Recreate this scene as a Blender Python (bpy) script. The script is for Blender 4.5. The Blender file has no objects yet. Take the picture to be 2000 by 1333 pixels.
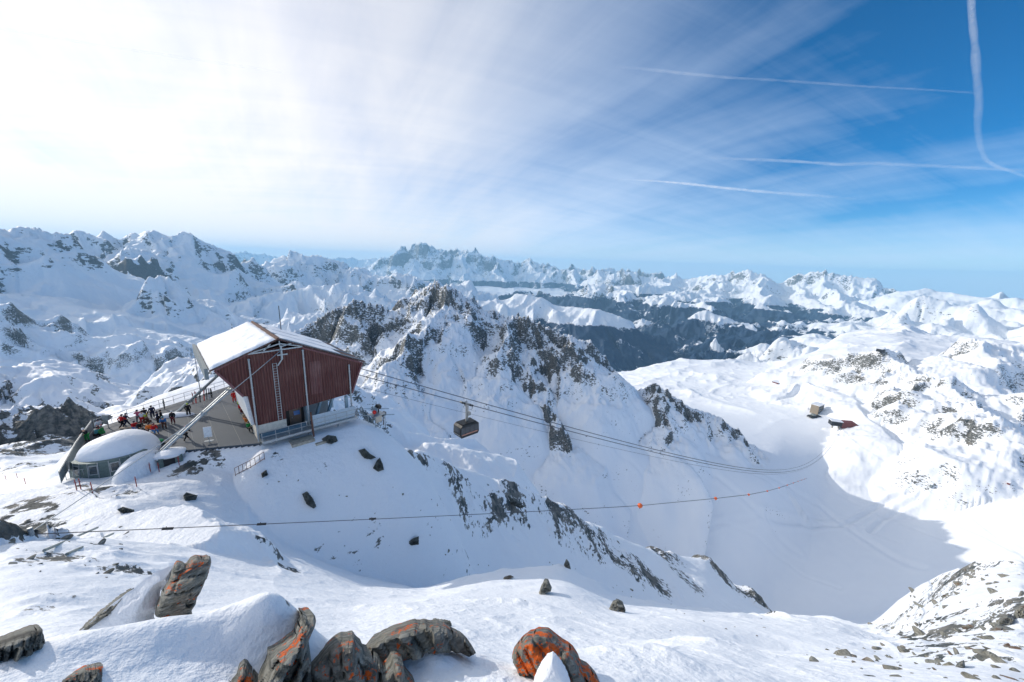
import bpy, bmesh, math, random, os
import numpy as np
from mathutils import Vector, Matrix

# ------------------------------------------------------------------ camera
scene = bpy.context.scene
C = scene.collection
FPX = 690.0                       # focal length in pixels of the 2000 px wide photograph
TH = math.radians(12.05); RO = math.radians(2.0)
Fv = np.array([0, math.cos(TH), -math.sin(TH)])
U0 = np.array([0, math.sin(TH), math.cos(TH)]); R0 = np.array([1.0, 0, 0])
Rv = R0*math.cos(RO) + U0*math.sin(RO)
Uv = U0*math.cos(RO) - R0*math.sin(RO)
cam_data = bpy.data.cameras.new("camera")
cam_data.sensor_width = 36.0; cam_data.lens = 36.0*FPX/2000.0
cam_data.clip_start = 0.05; cam_data.clip_end = 300000.0
cam = bpy.data.objects.new("camera", cam_data); C.objects.link(cam)
M = Matrix.Identity(4)
for i in range(3):
    M[i][0] = Rv[i]; M[i][1] = Uv[i]; M[i][2] = -Fv[i]
cam.matrix_world = M
scene.camera = cam

# ------------------------------------------------------------------ light
SUN_AZ = math.radians(-65.0)      # measured from +Y towards +X
SUN_EL = math.radians(21.0)
sdir = np.array([math.sin(SUN_AZ)*math.cos(SUN_EL), math.cos(SUN_AZ)*math.cos(SUN_EL), math.sin(SUN_EL)])
sl = bpy.data.lights.new("sun", 'SUN'); sl.energy = 2.0; sl.angle = math.radians(0.53); sl.color = (1.0, 0.93, 0.84)
so = bpy.data.objects.new("sun", sl); C.objects.link(so)
so.rotation_euler = Vector(tuple(sdir)).to_track_quat('Z', 'Y').to_euler()
scene.view_settings.view_transform = 'Standard'
try: scene.view_settings.look = 'None'
except Exception: pass
scene.view_settings.exposure = 0.76
scene.view_settings.gamma = 1.0
scene.cycles.max_bounces = 6
scene.cycles.diffuse_bounces = 4
scene.cycles.transparent_max_bounces = 16
scene.cycles.volume_bounces = 1

world = bpy.data.worlds.new("World"); scene.world = world; world.use_nodes = True
nt = world.node_tree; nt.nodes.clear()
class NT:
    """tiny helper round a node tree"""
    def __init__(s, nt): s.nt = nt
    def n(s, t, **kw):
        nd = s.nt.nodes.new(t)
        for k, v in kw.items():
            if k == 'inp':
                for kk, vv in v.items():
                    if hasattr(vv, 'bl_idname') or isinstance(vv, bpy.types.NodeSocket): s.nt.links.new(vv, nd.inputs[kk])
                    else: nd.inputs[kk].default_value = vv
            else: setattr(nd, k, v)
        return nd
    def m(s, op, a, b=None, c=None, clamp=False):
        nd = s.nt.nodes.new('ShaderNodeMath'); nd.operation = op; nd.use_clamp = clamp
        for i, v in enumerate((a, b, c)):
            if v is None: continue
            if isinstance(v, bpy.types.NodeSocket): s.nt.links.new(v, nd.inputs[i])
            else: nd.inputs[i].default_value = v
        return nd.outputs[0]
    def vm(s, op, a, b=None):
        nd = s.nt.nodes.new('ShaderNodeVectorMath'); nd.operation = op
        for i, v in enumerate((a, b)):
            if v is None: continue
            if isinstance(v, bpy.types.NodeSocket): s.nt.links.new(v, nd.inputs[i])
            else: nd.inputs[i].default_value = v
        return nd
    def ramp(s, fac, lo, hi, a=0.0, b=1.0, smooth=True):
        nd = s.nt.nodes.new('ShaderNodeMapRange'); nd.interpolation_type = 'SMOOTHSTEP' if smooth else 'LINEAR'
        for k, v in ((0, fac), (1, lo), (2, hi), (3, a), (4, b)):
            if isinstance(v, bpy.types.NodeSocket): s.nt.links.new(v, nd.inputs[k])
            else: nd.inputs[k].default_value = v
        return nd.outputs[0]
    def mix(s, fac, a, b, mode='MIX'):
        nd = s.nt.nodes.new('ShaderNodeMix'); nd.data_type = 'RGBA'; nd.blend_type = mode
        for k, v in ((0, fac), (6, a), (7, b)):
            if isinstance(v, bpy.types.NodeSocket): s.nt.links.new(v, nd.inputs[k])
            else: nd.inputs[k].default_value = v if not isinstance(v, tuple) or len(v) == 4 else (*v, 1)
        return nd.outputs[2]
    def noise(s, vec, scale, detail=4, rough=0.55, dist=0.0, typ=None, dim='3D', lac=2.0):
        nd = s.nt.nodes.new('ShaderNodeTexNoise'); nd.noise_dimensions = dim
        if typ: nd.noise_type = typ
        if vec is not None: s.nt.links.new(vec, nd.inputs['Vector'])
        nd.inputs['Scale'].default_value = scale; nd.inputs['Detail'].default_value = detail
        nd.inputs['Roughness'].default_value = rough; nd.inputs['Distortion'].default_value = dist
        nd.inputs['Lacunarity'].default_value = lac
        return nd.outputs['Fac']
    def link(s, a, b): s.nt.links.new(a, b)

W = NT(nt)
tc = W.n('ShaderNodeTexCoord'); D = tc.outputs['Generated']
sky = W.n('ShaderNodeTexSky', sky_type='NISHITA', sun_disc=False, sun_elevation=SUN_EL, sun_rotation=SUN_AZ,
          altitude=3300.0, air_density=1.0, dust_density=0.6, ozone_density=2.5)
sep = W.n('ShaderNodeSeparateXYZ', inp={0: D})
zc = W.m('MAXIMUM', sep.outputs[2], 0.0)
den = W.m('ADD', zc, 0.22)
PX = W.m('DIVIDE', sep.outputs[0], den); PY = W.m('DIVIDE', sep.outputs[1], den)
sa = math.radians(-34)            # streaks of cirrus run towards this bearing
ax = W.m('ADD', W.m('MULTIPLY', PX, math.sin(sa)), W.m('MULTIPLY', PY, math.cos(sa)))
cx = W.m('SUBTRACT', W.m('MULTIPLY', PX, math.cos(sa)), W.m('MULTIPLY', PY, math.sin(sa)))
w1 = W.n('ShaderNodeCombineXYZ', inp={0: W.m('MULTIPLY', ax, 0.5), 1: W.m('MULTIPLY', cx, 1.3), 2: 3.3})
w2 = W.n('ShaderNodeCombineXYZ', inp={0: W.m('MULTIPLY', ax, 0.9), 1: W.m('MULTIPLY', cx, 5.0), 2: 7.1})
n1 = W.noise(w1.outputs[0], 1.0, 5, 0.5, 0.7)
n2 = W.noise(w2.outputs[0], 1.0, 9, 0.66, 0.9)
sb = math.radians(72)           # a second family of thin bands lying across the view
a3 = W.m('ADD', W.m('MULTIPLY', PX, math.sin(sb)), W.m('MULTIPLY', PY, math.cos(sb)))
c3 = W.m('SUBTRACT', W.m('MULTIPLY', PX, math.cos(sb)), W.m('MULTIPLY', PY, math.sin(sb)))
w3 = W.n('ShaderNodeCombineXYZ', inp={0: W.m('MULTIPLY', a3, 0.55), 1: W.m('MULTIPLY', c3, 6.5), 2: 1.7})
n3 = W.noise(w3.outputs[0], 1.0, 9, 0.68, 0.9)
n2 = W.m('ADD', W.m('MULTIPLY', n2, W.ramp(sep.outputs[2], 0.1, 0.4, 0.42, 0.60, False)), W.m('MULTIPLY', n3, W.ramp(sep.outputs[2], 0.1, 0.4, 0.58, 0.40, False)))
sunv = W.n('ShaderNodeCombineXYZ', inp={0: float(sdir[0]), 1: float(sdir[1]), 2: float(sdir[2])})
nd_ = W.vm('NORMALIZE', D)
dt = W.vm('DOT_PRODUCT', nd_.outputs[0], sunv.outputs[0]).outputs['Value']
glow = W.m('POWER', W.m('MAXIMUM', dt, 0.0), 4.0)
hz = W.ramp(sep.outputs[2], 0.0, 0.45, 1.0, 0.0, False)       # streaks show best low in the sky
n2w = W.ramp(hz, 0.0, 1.0, 0.23, 0.52, False)
cov = W.m('ADD', W.m('MULTIPLY', n1, 0.55), W.m('MULTIPLY', n2, n2w))
cov = W.m('ADD', cov, W.ramp(dt, -0.25, 0.85, -0.15, 0.40, False))
cov = W.m('ADD', cov, W.m('MULTIPLY', W.m('POWER', hz, 5.0), 0.26))
cov = W.m('ADD', cov, W.ramp(sep.outputs[1], 0.15, -0.35, 0.0, 0.16))      # unseen cloud added behind the camera to brighten the shade
cov = W.m('SUBTRACT', cov, W.ramp(hz, 0.0, 1.0, 0.0, 0.01, False))
cov = W.m('SUBTRACT', cov, W.m('MULTIPLY', W.ramp(sep.outputs[2], 0.25, 0.6, 0.0, 0.10), W.ramp(dt, 0.75, 0.1, 0.0, 1.0)))
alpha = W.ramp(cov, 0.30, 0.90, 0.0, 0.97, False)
veil = W.m('ADD', W.m('MULTIPLY', glow, 1.2), 3.75)
cc = W.mix(W.ramp(dt, 0.1, 0.85), (0.82, 0.96, 1.18), (1.03, 1.0, 0.99))
ccs = W.vm('SCALE', cc); W.link(veil, ccs.inputs['Scale'])
hs = W.n('ShaderNodeHueSaturation', inp={'Saturation': 1.45, 'Value': 0.58, 'Color': sky.outputs[0]})
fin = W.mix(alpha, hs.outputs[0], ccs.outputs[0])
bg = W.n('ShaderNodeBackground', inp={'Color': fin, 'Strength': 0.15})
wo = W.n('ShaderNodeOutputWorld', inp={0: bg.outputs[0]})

# ------------------------------------------------------------------ pixel <-> place
def ray(px, py):
    d = Fv*FPX + Rv*(px-1000.0) - Uv*(py-666.5)
    return d
def at_r(px, py, r):
    """world point seen at photograph pixel (px,py) at horizontal distance r"""
    d = ray(px, py); return d*(r/math.hypot(d[0], d[1]))
def at_y(px, py, y):
    """... in the vertical plane y"""
    d = ray(px, py); return d*(y/d[1])
def at_z(px, py, z):
    d = ray(px, py); return d*(z/d[2])

# ------------------------------------------------------------------ numpy noise
def _hash(ix, iy, seed):
    h = (ix.astype(np.int64)*374761393 + iy.astype(np.int64)*668265263 + seed*1442695041) & 0xFFFFFFFF
    h = ((h ^ (h >> 13))*1274126177) & 0xFFFFFFFF
    return (h ^ (h >> 16)) & 0xFFFFFFFF
def pnoise(x, y, seed=0):
    x0 = np.floor(x); y0 = np.floor(y); fx = (x-x0); fy = (y-y0)
    u = fx*fx*fx*(fx*(fx*6-15)+10); v = fy*fy*fy*(fy*(fy*6-15)+10)
    def g(ix, iy, dx, dy):
        a = _hash(ix, iy, seed)*(2*math.pi/4294967296.0)
        return (np.cos(a)*dx + np.sin(a)*dy)
    a = g(x0, y0, fx, fy); b = g(x0+1, y0, fx-1, fy); c = g(x0, y0+1, fx, fy-1); d = g(x0+1, y0+1, fx-1, fy-1)
    return ((a*(1-u)+b*u)*(1-v) + (c*(1-u)+d*u)*v)*1.5
def fbm(x, y, oct=4, seed=0, gain=0.5, ridged=False):
    s = np.zeros_like(x); a = 1.0; f = 1.0; t = 0
    for o in range(oct):
        n = pnoise(x*f+o*17.3, y*f-o*9.1, seed+o)
        if ridged: n = 1.0-2.0*np.abs(n)
        s += a*n; t += a; a *= gain; f *= 2.03
    return s/t
def sstep(x, a, b):
    t = np.clip((x-a)/(b-a), 0, 1); return t*t*(3-2*t)
# ------------------------------------------------------------------ terrain
Q = 1.0
# near -> far rings of ground: (px, py, horizontal distance) or (px, None, distance, z)
L = -500; RR = 2500
RINGS = [
 [(0,None,0.3,-2.0),(1999,None,0.3,-2.0)],
 [(0,1333,3.4),(250,1333,3.2),(500,1333,3.0),(800,1345,2.6),(1100,1345,2.6),(1400,1333,4.4),(1700,1333,7.5),(2000,1333,9)],
 [(-200,1290,4.8),(0,1256,4.6),(90,1240,4.6),(170,1222,4.5),(300,1206,4.2),(380,1216,4.1),(450,1203,3.9),(520,1182,3.7),(560,1176,3.6),(590,1200,3.5),(630,1262,3.3),(700,1262,3.3),(760,1258,3.4),(850,1252,3.5),(920,1272,3.4),(980,1285,3.5),(1100,1285,3.7),(1200,1275,4.6),(1400,1262,8),(1500,1275,11),(1800,1300,14),(2000,1285,16)],
 ('drop', 1.14, 1.55),
 [(0,1190,15),(200,1190,15),(400,1195,14.5),(560,1185,14),(700,1205,13),(1000,1190,13),(1200,1210,15),(1400,1225,18),(1500,1240,20),(1750,1275,24),(2000,1240,33)],
 [(0,1092,22),(100,1088,22),(210,1095,22),(400,1110,22),(600,1135,24),(700,1150,26),(830,1152,28),(950,1117,29),(1020,1108,30),(1100,1101,31),(1160,1135,31),(1200,1163,31),(1260,1175,32),(1330,1185,32),(1400,1195,33),(1500,1205,34),(1600,1209,35),(1640,1216,36),(1700,1240,38),(1750,1259,40),(1800,1262,44),(1880,1240,55),(2000,1190,65)],
 [(0,1045,30),(200,1035,32),(350,1045,34),(450,1058,35),(600,1085,38),(700,1118,40),(830,1160,42),(950,1165,53),(1050,1160,62),(1100,1160,70),(1200,1190,85),(1330,1210,110),(1420,1220,130),(1500,1225,150),(1600,1215,180),(1640,1222,190),(1700,1238,190),(1750,1230,150),(1800,1220,110),(1880,1190,100),(2000,1150,110)],
 [(0,965,45),(100,950,46),(200,940,48),(260,915,49),(340,895,49),(420,885,48),(500,876,48),(600,874,49),(640,864,50),(690,848,52),(730,850,55),(780,862,60),(830,876,67),(900,903,78),(1000,938,92),(1060,962,102),(1130,1002,118),(1200,1042,140),(1300,1078,170),(1390,1092,205),(1430,1130,215),(1480,1180,220),(1515,1207,225),(1600,1204,300),(1700,1225,300),(1750,1205,250),(1800,1175,210),(1880,1112,215),(1940,1108,215),(2000,1100,220)],
 [(0,None,66,-27),(120,None,68,-24),(185,None,68,-21.5),(300,None,76,-21.5),(460,None,86,-21.5),(560,None,80,-24),(680,None,68,-33),(760,None,74,-43),(900,None,95,-66),(1060,None,125,-98),(1200,None,172,-146),(1300,None,208,-190),(1390,None,250,-215),(1515,None,275,-245),(1600,None,340,-285),(1700,None,340,-280),(1750,None,300,-235),(1800,None,258,-188),(1880,None,265,-168),(2000,None,265,-140)],
 [(0,925,190),(150,905,200),(220,870,260),(300,850,300),(500,820,480),(700,800,650),(900,925,700),(1000,960,700),(1100,1005,700),(1200,1060,700),(1300,1098,740),(1400,1125,760),(1500,1215,790),(1600,1215,820),(1700,1205,880),(1800,1165,960),(1880,1120,1060),(2000,1100,1100)],
 [(0,845,480),(150,830,600),(200,820,1050),(400,790,1100),(600,768,1050),(700,748,900),(900,775,880),(1000,830,860),(1110,872,850),(1200,825,900),(1300,850,930),(1400,900,970),(1500,950,1000),(1600,985,1200),(1700,990,1280),(1800,990,1350),(2000,960,1400)],
 [(0,760,1500),(200,775,1700),(400,745,1700),(600,740,1600),(900,750,1500),(1100,800,1500),(1200,800,1550),(1300,790,1700),(1400,800,1700),(1500,810,1680),(1600,825,1650),(1700,850,1620),(1800,870,1620),(2000,880,1650)],
 [(0,None,2600,-900),(200,None,3000,-1100),(400,None,3000,-1000),(600,None,2600,-800),(1000,None,2400,-800),(1150,None,2400,-760),(1200,733,3000),(1300,706,3200),(1400,697,3250),(1500,704,3050),(1560,690,3000),(1640,672,3100),(1750,672,3000),(1850,690,2900),(2000,700,2700)],
 [(0,None,3600,-1100),(300,None,4200,-1350),(600,None,4200,-1200),(1000,None,4200,-1500),(1150,None,4200,-1550),(1300,None,4200,-1500),(1450,None,4200,-1400),(1540,None,4200,-1120),(1640,646,4300),(1750,641,4300),(1830,652,4200),(1900,657,4100),(2000,668,3900)],
 [(0,None,6500,-1000),(300,None,6500,-1250),(600,None,6500,-1100),(1000,None,6500,-1750),(1300,None,6500,-1850),(1500,None,6500,-1750),(1700,None,6500,-1500),(2000,None,6500,-1300)],
 [(0,None,12000,-900),(600,None,12000,-1000),(1000,None,12000,-1700),(1300,None,12000,-1850),(1600,None,12000,-1800),(2000,None,12000,-1300)],
 [(0,None,25000,-1200),(1000,None,25000,-1500),(2000,None,25000,-1900)],
 [(0,None,90000,-3200),(2000,None,90000,-3200)],
]
NC = int(1500*Q); AZM = math.radians(66)
# columns: even in the tangent plane near the frame, coarse behind
col = np.tan(np.linspace(-1, 1, NC)*math.radians(58))/math.tan(math.radians(58))
azc = np.concatenate([-AZM*1.0 + 0*np.zeros(0), np.linspace(-AZM, AZM, NC)])
back = np.linspace(AZM, 2*math.pi-AZM, int(160*Q)+2)[1:-1]
AZ = np.concatenate([azc, back])
segs = [(0.3, 2.0, 20), (2.0, 40, 420), (40, 320, 430), (320, 1400, 330), (1400, 5000, 330), (5000, 14000, 240), (14000, 44000, 360), (44000, 95000, 60)]
RW = np.concatenate([np.exp(np.linspace(math.log(a), math.log(b), int(n*Q)+1)[:-1]) for a, b, n in segs] + [[95000.0]])
NA, NR = len(AZ), len(RW)
rk = []; zk = []; drops = []
for ring in RINGS:
    if ring[0] == 'drop':        # the ground falls out of sight just behind the crest of the last ring
        bl, bm_, br = (math.atan2(*ray(x_, 1200)[:2]) for x_ in (560, 640, 1000))
        kf = ring[1]*(1-sstep(AZ, bl, bm_))+1.035*sstep(AZ, bl, bm_); kf = kf*(1-sstep(AZ, bm_, br))+1.0*sstep(AZ, bm_, br)
        kf = np.where(np.abs(AZ) > AZM, 1.0, kf)
        rk.append(rk[-1]*ring[2]); zk.append(zk[-1]*ring[2]*kf); continue
    a = []; rr = []; zz = []
    for p in ring:
        if p[1] is None:
            d = ray(p[0], 700); a.append(math.atan2(d[0], d[1])); rr.append(p[2]); zz.append(p[3])
        else:
            w = at_r(*p); a.append(math.atan2(w[0], w[1])); rr.append(p[2]); zz.append(w[2])
    a = np.array(a); o = np.argsort(a); a = a[o]; rr = np.array(rr)[o]; zz = np.array(zz)[o]
    rk.append(np.exp(np.interp(AZ, a, np.log(rr), period=2*math.pi))); zk.append(np.interp(AZ, a, zz/rr, period=2*math.pi)*rk[-1])
rk = np.array(rk); zk = np.array(zk)
# beyond the spur the ground falls away below the line of sight
i6 = 7; t6 = zk[i6]/rk[i6]
r6c = np.exp(0.62*np.log(rk[i6+1])+0.38*np.log(rk[i6+2])); z6c = np.minimum(t6*r6c*1.13, zk[i6+1])
w6 = sstep(AZ, math.atan2(*ray(600, 850)[:2]), math.atan2(*ray(760, 850)[:2]))*(AZ < AZM)
zl = zk[i6+1]+(zk[i6+2]-zk[i6+1])*(r6c-rk[i6+1])/(rk[i6+2]-rk[i6+1])
rk = np.insert(rk, i6+2, r6c, 0); zk = np.insert(zk, i6+2, zl*(1-w6)+z6c*w6, 0)
H = np.empty((NR, NA))
for i in range(NA):
    H[:, i] = np.interp(RW, rk[:, i], zk[:, i])
# round the kinks along r (in z/r so near and far are treated alike)
def smooth_r(A, s):
    k = np.exp(-0.5*(np.arange(-3*s, 3*s+1)/s)**2); k /= k.sum(); n = 3*s
    P = np.concatenate([np.repeat(A[:1], n, 0), A, np.repeat(A[-1:], n, 0)], 0)
    o = np.zeros_like(A)
    for j, w in enumerate(k): o += w*P[j:j+A.shape[0]]
    return o
def smooth_a(A, s):
    k = np.exp(-0.5*(np.arange(-3*s, 3*s+1)/s)**2); k /= k.sum(); n = 3*s
    P = np.concatenate([A[:, -n:], A, A[:, :n]], 1); o = np.zeros_like(A)
    for j, w in enumerate(k): o += w*P[:, j:j+A.shape[1]]
    return o
Tn = H/RW[:, None]
s_r = max(1, int(7*Q)); Tn = smooth_r(Tn, s_r); Tn = smooth_a(Tn, max(1, int(6*Q)))
nr = np.where(RW < 60)[0][-1]; wn = sstep(np.log(RW[:nr]), math.log(60), math.log(14))[:, None]
Tn[:nr] = Tn[:nr]*(1-wn)+smooth_a(Tn[:nr], max(2, int(26*Q)))*wn
H = Tn*RW[:, None]
H0 = H.copy()
X = RW[:, None]*np.sin(AZ)[None, :]; Y = RW[:, None]*np.cos(AZ)[None, :]
R2 = np.repeat(RW[:, None], NA, 1)
rockA = np.zeros_like(H)     # wanted share of bare rock

def ridge(pts, s1=0.9, s2=0.5, D=None, jag=0.0, rib=0.35, lam=None, rock=0.5, seed=1, back=None, blend=0.0, cap=None, arr=None, relax=1.0):
    """raise a mountain crest through the given points; flanks fall off with ribs and gullies"""
    global H, rockA
    P = np.array([at_r(*p) for p in pts]); n = len(P)
    rs = np.array([p[2] for p in pts]); rmin, rmax = rs.min(), rs.max()
    ln = np.hypot(*(P[1:, :2]-P[:-1, :2]).T)
    S = np.concatenate([[0], np.cumsum(ln)])
    if D is None: D = 0.05*rmin
    if lam is None: lam = 0.06*rmin
    zt = P[:, 2].max()
    reach = relax*1200.0 if rmin > 4000 else relax*0.45*rmin
    if cap: reach = cap
    az = np.arctan2(P[:, 0], P[:, 1]); w = reach/rmin
    ia = (AZ > az.min()-w) & (AZ < az.max()+w); ir = (RW > rmin-reach*1.6) & (RW < rmax+reach*1.6)
    ii = np.where(ir)[0]; jj = np.where(ia)[0]
    if len(ii) == 0 or len(jj) == 0: return
    sl_ = (slice(ii[0], ii[-1]+1), slice(jj[0], jj[-1]+1))
    x = X[sl_]; y = Y[sl_]
    wx = x + lam*0.5*pnoise(x/lam/1.7, y/lam/1.7, seed+50); wy = y + lam*0.5*pnoise(x/lam/1.7+9, y/lam/1.7, seed+51)
    best = np.full(x.shape, -1e9); bs = np.zeros_like(x); bd = np.zeros_like(x)
    dw = lam*0.18
    for k in range(n-1):
        a = P[k]; b = P[k+1]; e = b[:2]-a[:2]; L2 = (e**2).sum()
        t = np.clip(((wx-a[0])*e[0]+(wy-a[1])*e[1])/L2, 0, 1)
        dx = wx-(a[0]+t*e[0]); dy = wy-(a[1]+t*e[1])
        d = np.hypot(dx, dy); z = a[2]+t*(b[2]-a[2])
        if back is not None:      # different steepness on the far side
            rr_ = np.hypot(x, y); rc = np.hypot(a[0]+t*e[0], a[1]+t*e[1])
            m = np.where(rr_ > rc, back, 1.0)
        else: m = 1.0
        h = z - m*(s2*d + (s1-s2)*D*(1-np.exp(-d/D)))
        u = h > best
        best = np.where(u, h, best); bs = np.where(u, S[k]+t*ln[k], bs); bd = np.where(u, d, bd)
    near = np.minimum(1, bd/(lam*0.8))*np.clip(1.25-bd/reach, 0.08, 1)
    g = (1-np.abs(2*pnoise(bs/lam + 0.35*pnoise(x/lam, y/lam, seed+3), bd/(lam*4), seed+4)))
    g2 = (1-np.abs(2*pnoise(bs/lam*2.7 + 0.3*pnoise(x/lam*2, y/lam*2, seed+5), bd/(lam*1.6), seed+6)))
    f = fbm(x/lam*1.2, y/lam*1.2, 4, seed+7, 0.5, True)
    amp = rib*lam*0.5
    h = best + near*amp*((g-0.5)*1.3 + (g2-0.5)*0.5) + np.minimum(1, 0.15+bd/(lam*0.5))*np.clip(1.25-bd/reach, 0.08, 1)*amp*0.55*(f-0.3)
    h -= 0.7*np.maximum(0, bd-reach*0.8)
    if jag:
        h += jag*(fbm(x/lam*5, y/lam*5, 3, seed+8, 0.6, True)-0.3)*np.exp(-bd/(lam*0.7))
    old = H[sl_]
    up = h > old
    k = max(1e-6, 0.02*lam)
    mx = np.maximum(h, old)
    H[sl_] = mx
    rw = np.where(up, rock*np.clip(1.2-bd/(reach*0.75), 0.0, 1), 0)
    rockA[sl_] = np.where(up, rw, rockA[sl_])

# --- far walls of mountains, farthest first
ridge([(1600,572,70000),(1700,567,70000),(1800,573,70000),(1900,579,70000),(2000,586,70000),(2100,592,70000)], s1=0.2, s2=0.12, rib=0.05, lam=5000, rock=0, seed=11, cap=5000)
ridge([(420,498,42000),(450,494,42000),(480,497,42000),(505,493,42000),(540,500,42000),(570,503,42000),(640,508,42000),(690,505,42000),(730,510,42000),(800,500,42000)], s1=0.9, s2=0.5, jag=250, rib=.5, lam=2200, rock=.5, seed=12, cap=5000)
mb = [(700,530),(722,522),(738,508),(755,495),(770,486),(783,490),(800,493),(815,487),(835,481),(850,487),(862,492),(880,494),(895,490),(905,495),(922,491),(935,500),(947,507),(958,508),(972,498),(985,508),(1000,512),(1015,508),(1035,509),(1060,517),(1080,522),(1110,526),(1130,527),(1150,531),(1170,528),(1190,525),(1210,530),(1235,538),(1270,537),(1300,542)]
ridge([(a,b,30000+900*math.sin(i*1.3)) for i,(a,b) in enumerate(mb)], s1=1.2, s2=0.62, D=900, jag=260, rib=.75, lam=1700, rock=0.95, seed=13, cap=5200)
for k, (pp, r) in enumerate([([(740,515),(750,540),(765,560),(790,580)],(29500,24500)), ([(835,490),(828,520),(850,545),(860,560)],(29800,24000)), ([(905,497),(915,530),(905,560)],(29500,24500)), ([(970,505),(960,530),(985,555),(1000,575)],(29500,23000)), ([(1035,513),(1050,540),(1040,570),(1075,590)],(29500,22000)), ([(1110,527),(1130,550),(1150,575)],(29000,22000))]):
    n = len(pp); ridge([(a, b, r[0]+(r[1]-r[0])*i/(n-1)) for i, (a, b) in enumerate(pp)], s1=1.0, s2=.62, D=600, jag=150, rib=.7, lam=1300, rock=.6, seed=130+k, cap=3600)
ridge([(1180,535,24000),(1230,536,24000),(1290,541,24000),(1330,546,23500),(1370,545,23500),(1400,541,23000),(1440,545,23000),(1465,539,22500),(1485,534,22500),(1500,540,22500),(1520,541,22500),(1532,551,22500),(1555,558,22500),(1570,552,22500),(1600,546,22500),(1615,541,22500),(1640,546,22500),(1660,545,22500),(1690,546,22500),(1700,555,22300),(1715,570,22000),(1740,580,21500),(1780,588,21000)], s1=1.1, s2=.5, D=700, jag=120, rib=.6, lam=1500, rock=0.70, seed=14, cap=5200)
for k, pp in enumerate([[(1485,540,22300),(1490,570,18500),(1520,600,15500)], [(1555,560,22300),(1590,590,18000),(1640,610,15500)], [(1610,550,22300),(1650,580,19000),(1700,605,15500)], [(1400,548,22500),(1380,575,18500),(1400,600,15500)], [(1300,545,23500),(1290,565,19500),(1330,585,16500)]]):
    ridge(pp, s1=.9, s2=.52, D=500, rib=.6, lam=1000, rock=.35, seed=150+k, cap=3500, jag=60)
ridge([(1740,583,20000),(1790,580,19000),(1830,573,18500),(1860,573,18500),(1890,581,18000),(1930,586,18000),(1970,588,17500),(2000,591,17000),(2080,600,17000)], s1=.5, s2=.32, D=700, rib=.5, lam=1600, rock=.12, seed=16, cap=5200)
ridge([(1690,622,13500),(1740,612,13000),(1800,610,12500),(1860,606,12000),(1930,604,11500),(2000,612,11000),(2100,615,11000)], s1=.45, s2=.3, D=700, rib=.6, lam=1200, rock=.15, seed=17, cap=4200)
ridge([(1580,650,11500),(1640,634,11000),(1700,632,10500),(1760,634,10000),(1830,640,9300),(1900,648,8800),(2000,640,8500),(2100,645,8500)], s1=.55, s2=.4, D=700, rib=.7, lam=900, rock=.25, seed=18, cap=3200)
# middle ranges between the valley and the far wall
ridge([(880,600,17000),(930,585,16500),(980,575,16500),(1010,566,16500),(1050,580,16000),(1100,572,16000),(1150,556,16000),(1190,551,16000),(1215,560,15500),(1250,578,14800),(1290,600,14000),(1330,640,13000)], s1=1.0, s2=.55, D=600, jag=90, rib=.75, lam=1100, rock=0.75, seed=19, cap=4500)
ridge([(1215,562,15500),(1225,590,13500),(1250,630,11800),(1285,665,10500)], s1=.9, s2=.6, D=400, rib=.6, lam=800, rock=.4, seed=20, cap=3500)
ridge([(1290,580,15500),(1340,572,16000),(1400,590,16000),(1450,608,15500),(1500,635,14500),(1550,655,13500)], s1=.6, s2=.45, D=500, rib=.6, lam=1000, rock=.2, seed=21, cap=3500)
ridge([(1330,640,12000),(1380,622,12000),(1430,618,11500),(1480,630,11200),(1540,650,10800),(1590,668,10000)], s1=.5, s2=.4, D=500, rib=.5, lam=900, rock=.1, seed=22, cap=2600)
ridge([(1440,690,9000),(1500,668,9000),(1560,655,8800),(1620,665,8200),(1680,680,7500)], s1=.4, s2=.3, D=500, rib=.5, lam=900, rock=.1, seed=221, cap=2200)
ridge([(900,595,8500),(960,585,8500),(1010,583,8500),(1060,590,8300),(1120,597,8000),(1180,612,7700),(1240,645,7400),(1290,678,7200),(1315,694,7000)], s1=.6, s2=.5, D=600, rib=.4, lam=900, rock=.1, seed=23, cap=3500)
# left: glaciated massif
ridge([(-120,430,7600),(-40,440,7600),(0,454,7600),(20,462,7600),(45,470,7700),(70,474,7800),(95,500,7800)], s1=.8, s2=.55, D=500, jag=60, rib=.6, lam=600, rock=0.95, seed=24, cap=2300)
ridge([(60,500,10500),(90,482,10500),(130,462,10500),(155,450,10500),(180,462,10500),(215,466,10500),(250,463,10300),(275,462,10200),(300,461,10000),(325,464,10000),(345,470,9800),(375,480,9800),(400,490,9700),(430,502,9600),(470,520,9500),(520,540,9300)], s1=.8, s2=.45, D=600, jag=40, rib=.5, lam=900, rock=0.75, seed=25, cap=3600)
ridge([(155,450,10500),(150,480,9800),(120,505,9100),(90,530,8600)], s1=1, s2=.6, D=300, rib=.8, lam=450, rock=1.10, seed=26, cap=1500, jag=40)
ridge([(300,465,9900),(270,500,8900),(260,530,8200),(240,560,7600)], s1=1, s2=.55, D=300, rib=.8, lam=450, rock=1.05, seed=27, cap=1700, jag=40)
ridge([(250,600,5600),(285,570,5900),(320,548,6100),(350,560,6000),(375,580,5900),(410,600,5700),(450,640,5300)], s1=1.0, s2=.62, D=300, rib=.7, lam=420, rock=0.60, seed=28, cap=1900, jag=25)
ridge([(-150,560,6000),(0,566,6000),(100,575,6000),(165,590,5700),(210,610,5400),(260,640,5000)], s1=.35, s2=.3, D=500, rib=.3, lam=500, rock=.1, seed=29, cap=1700)
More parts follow.
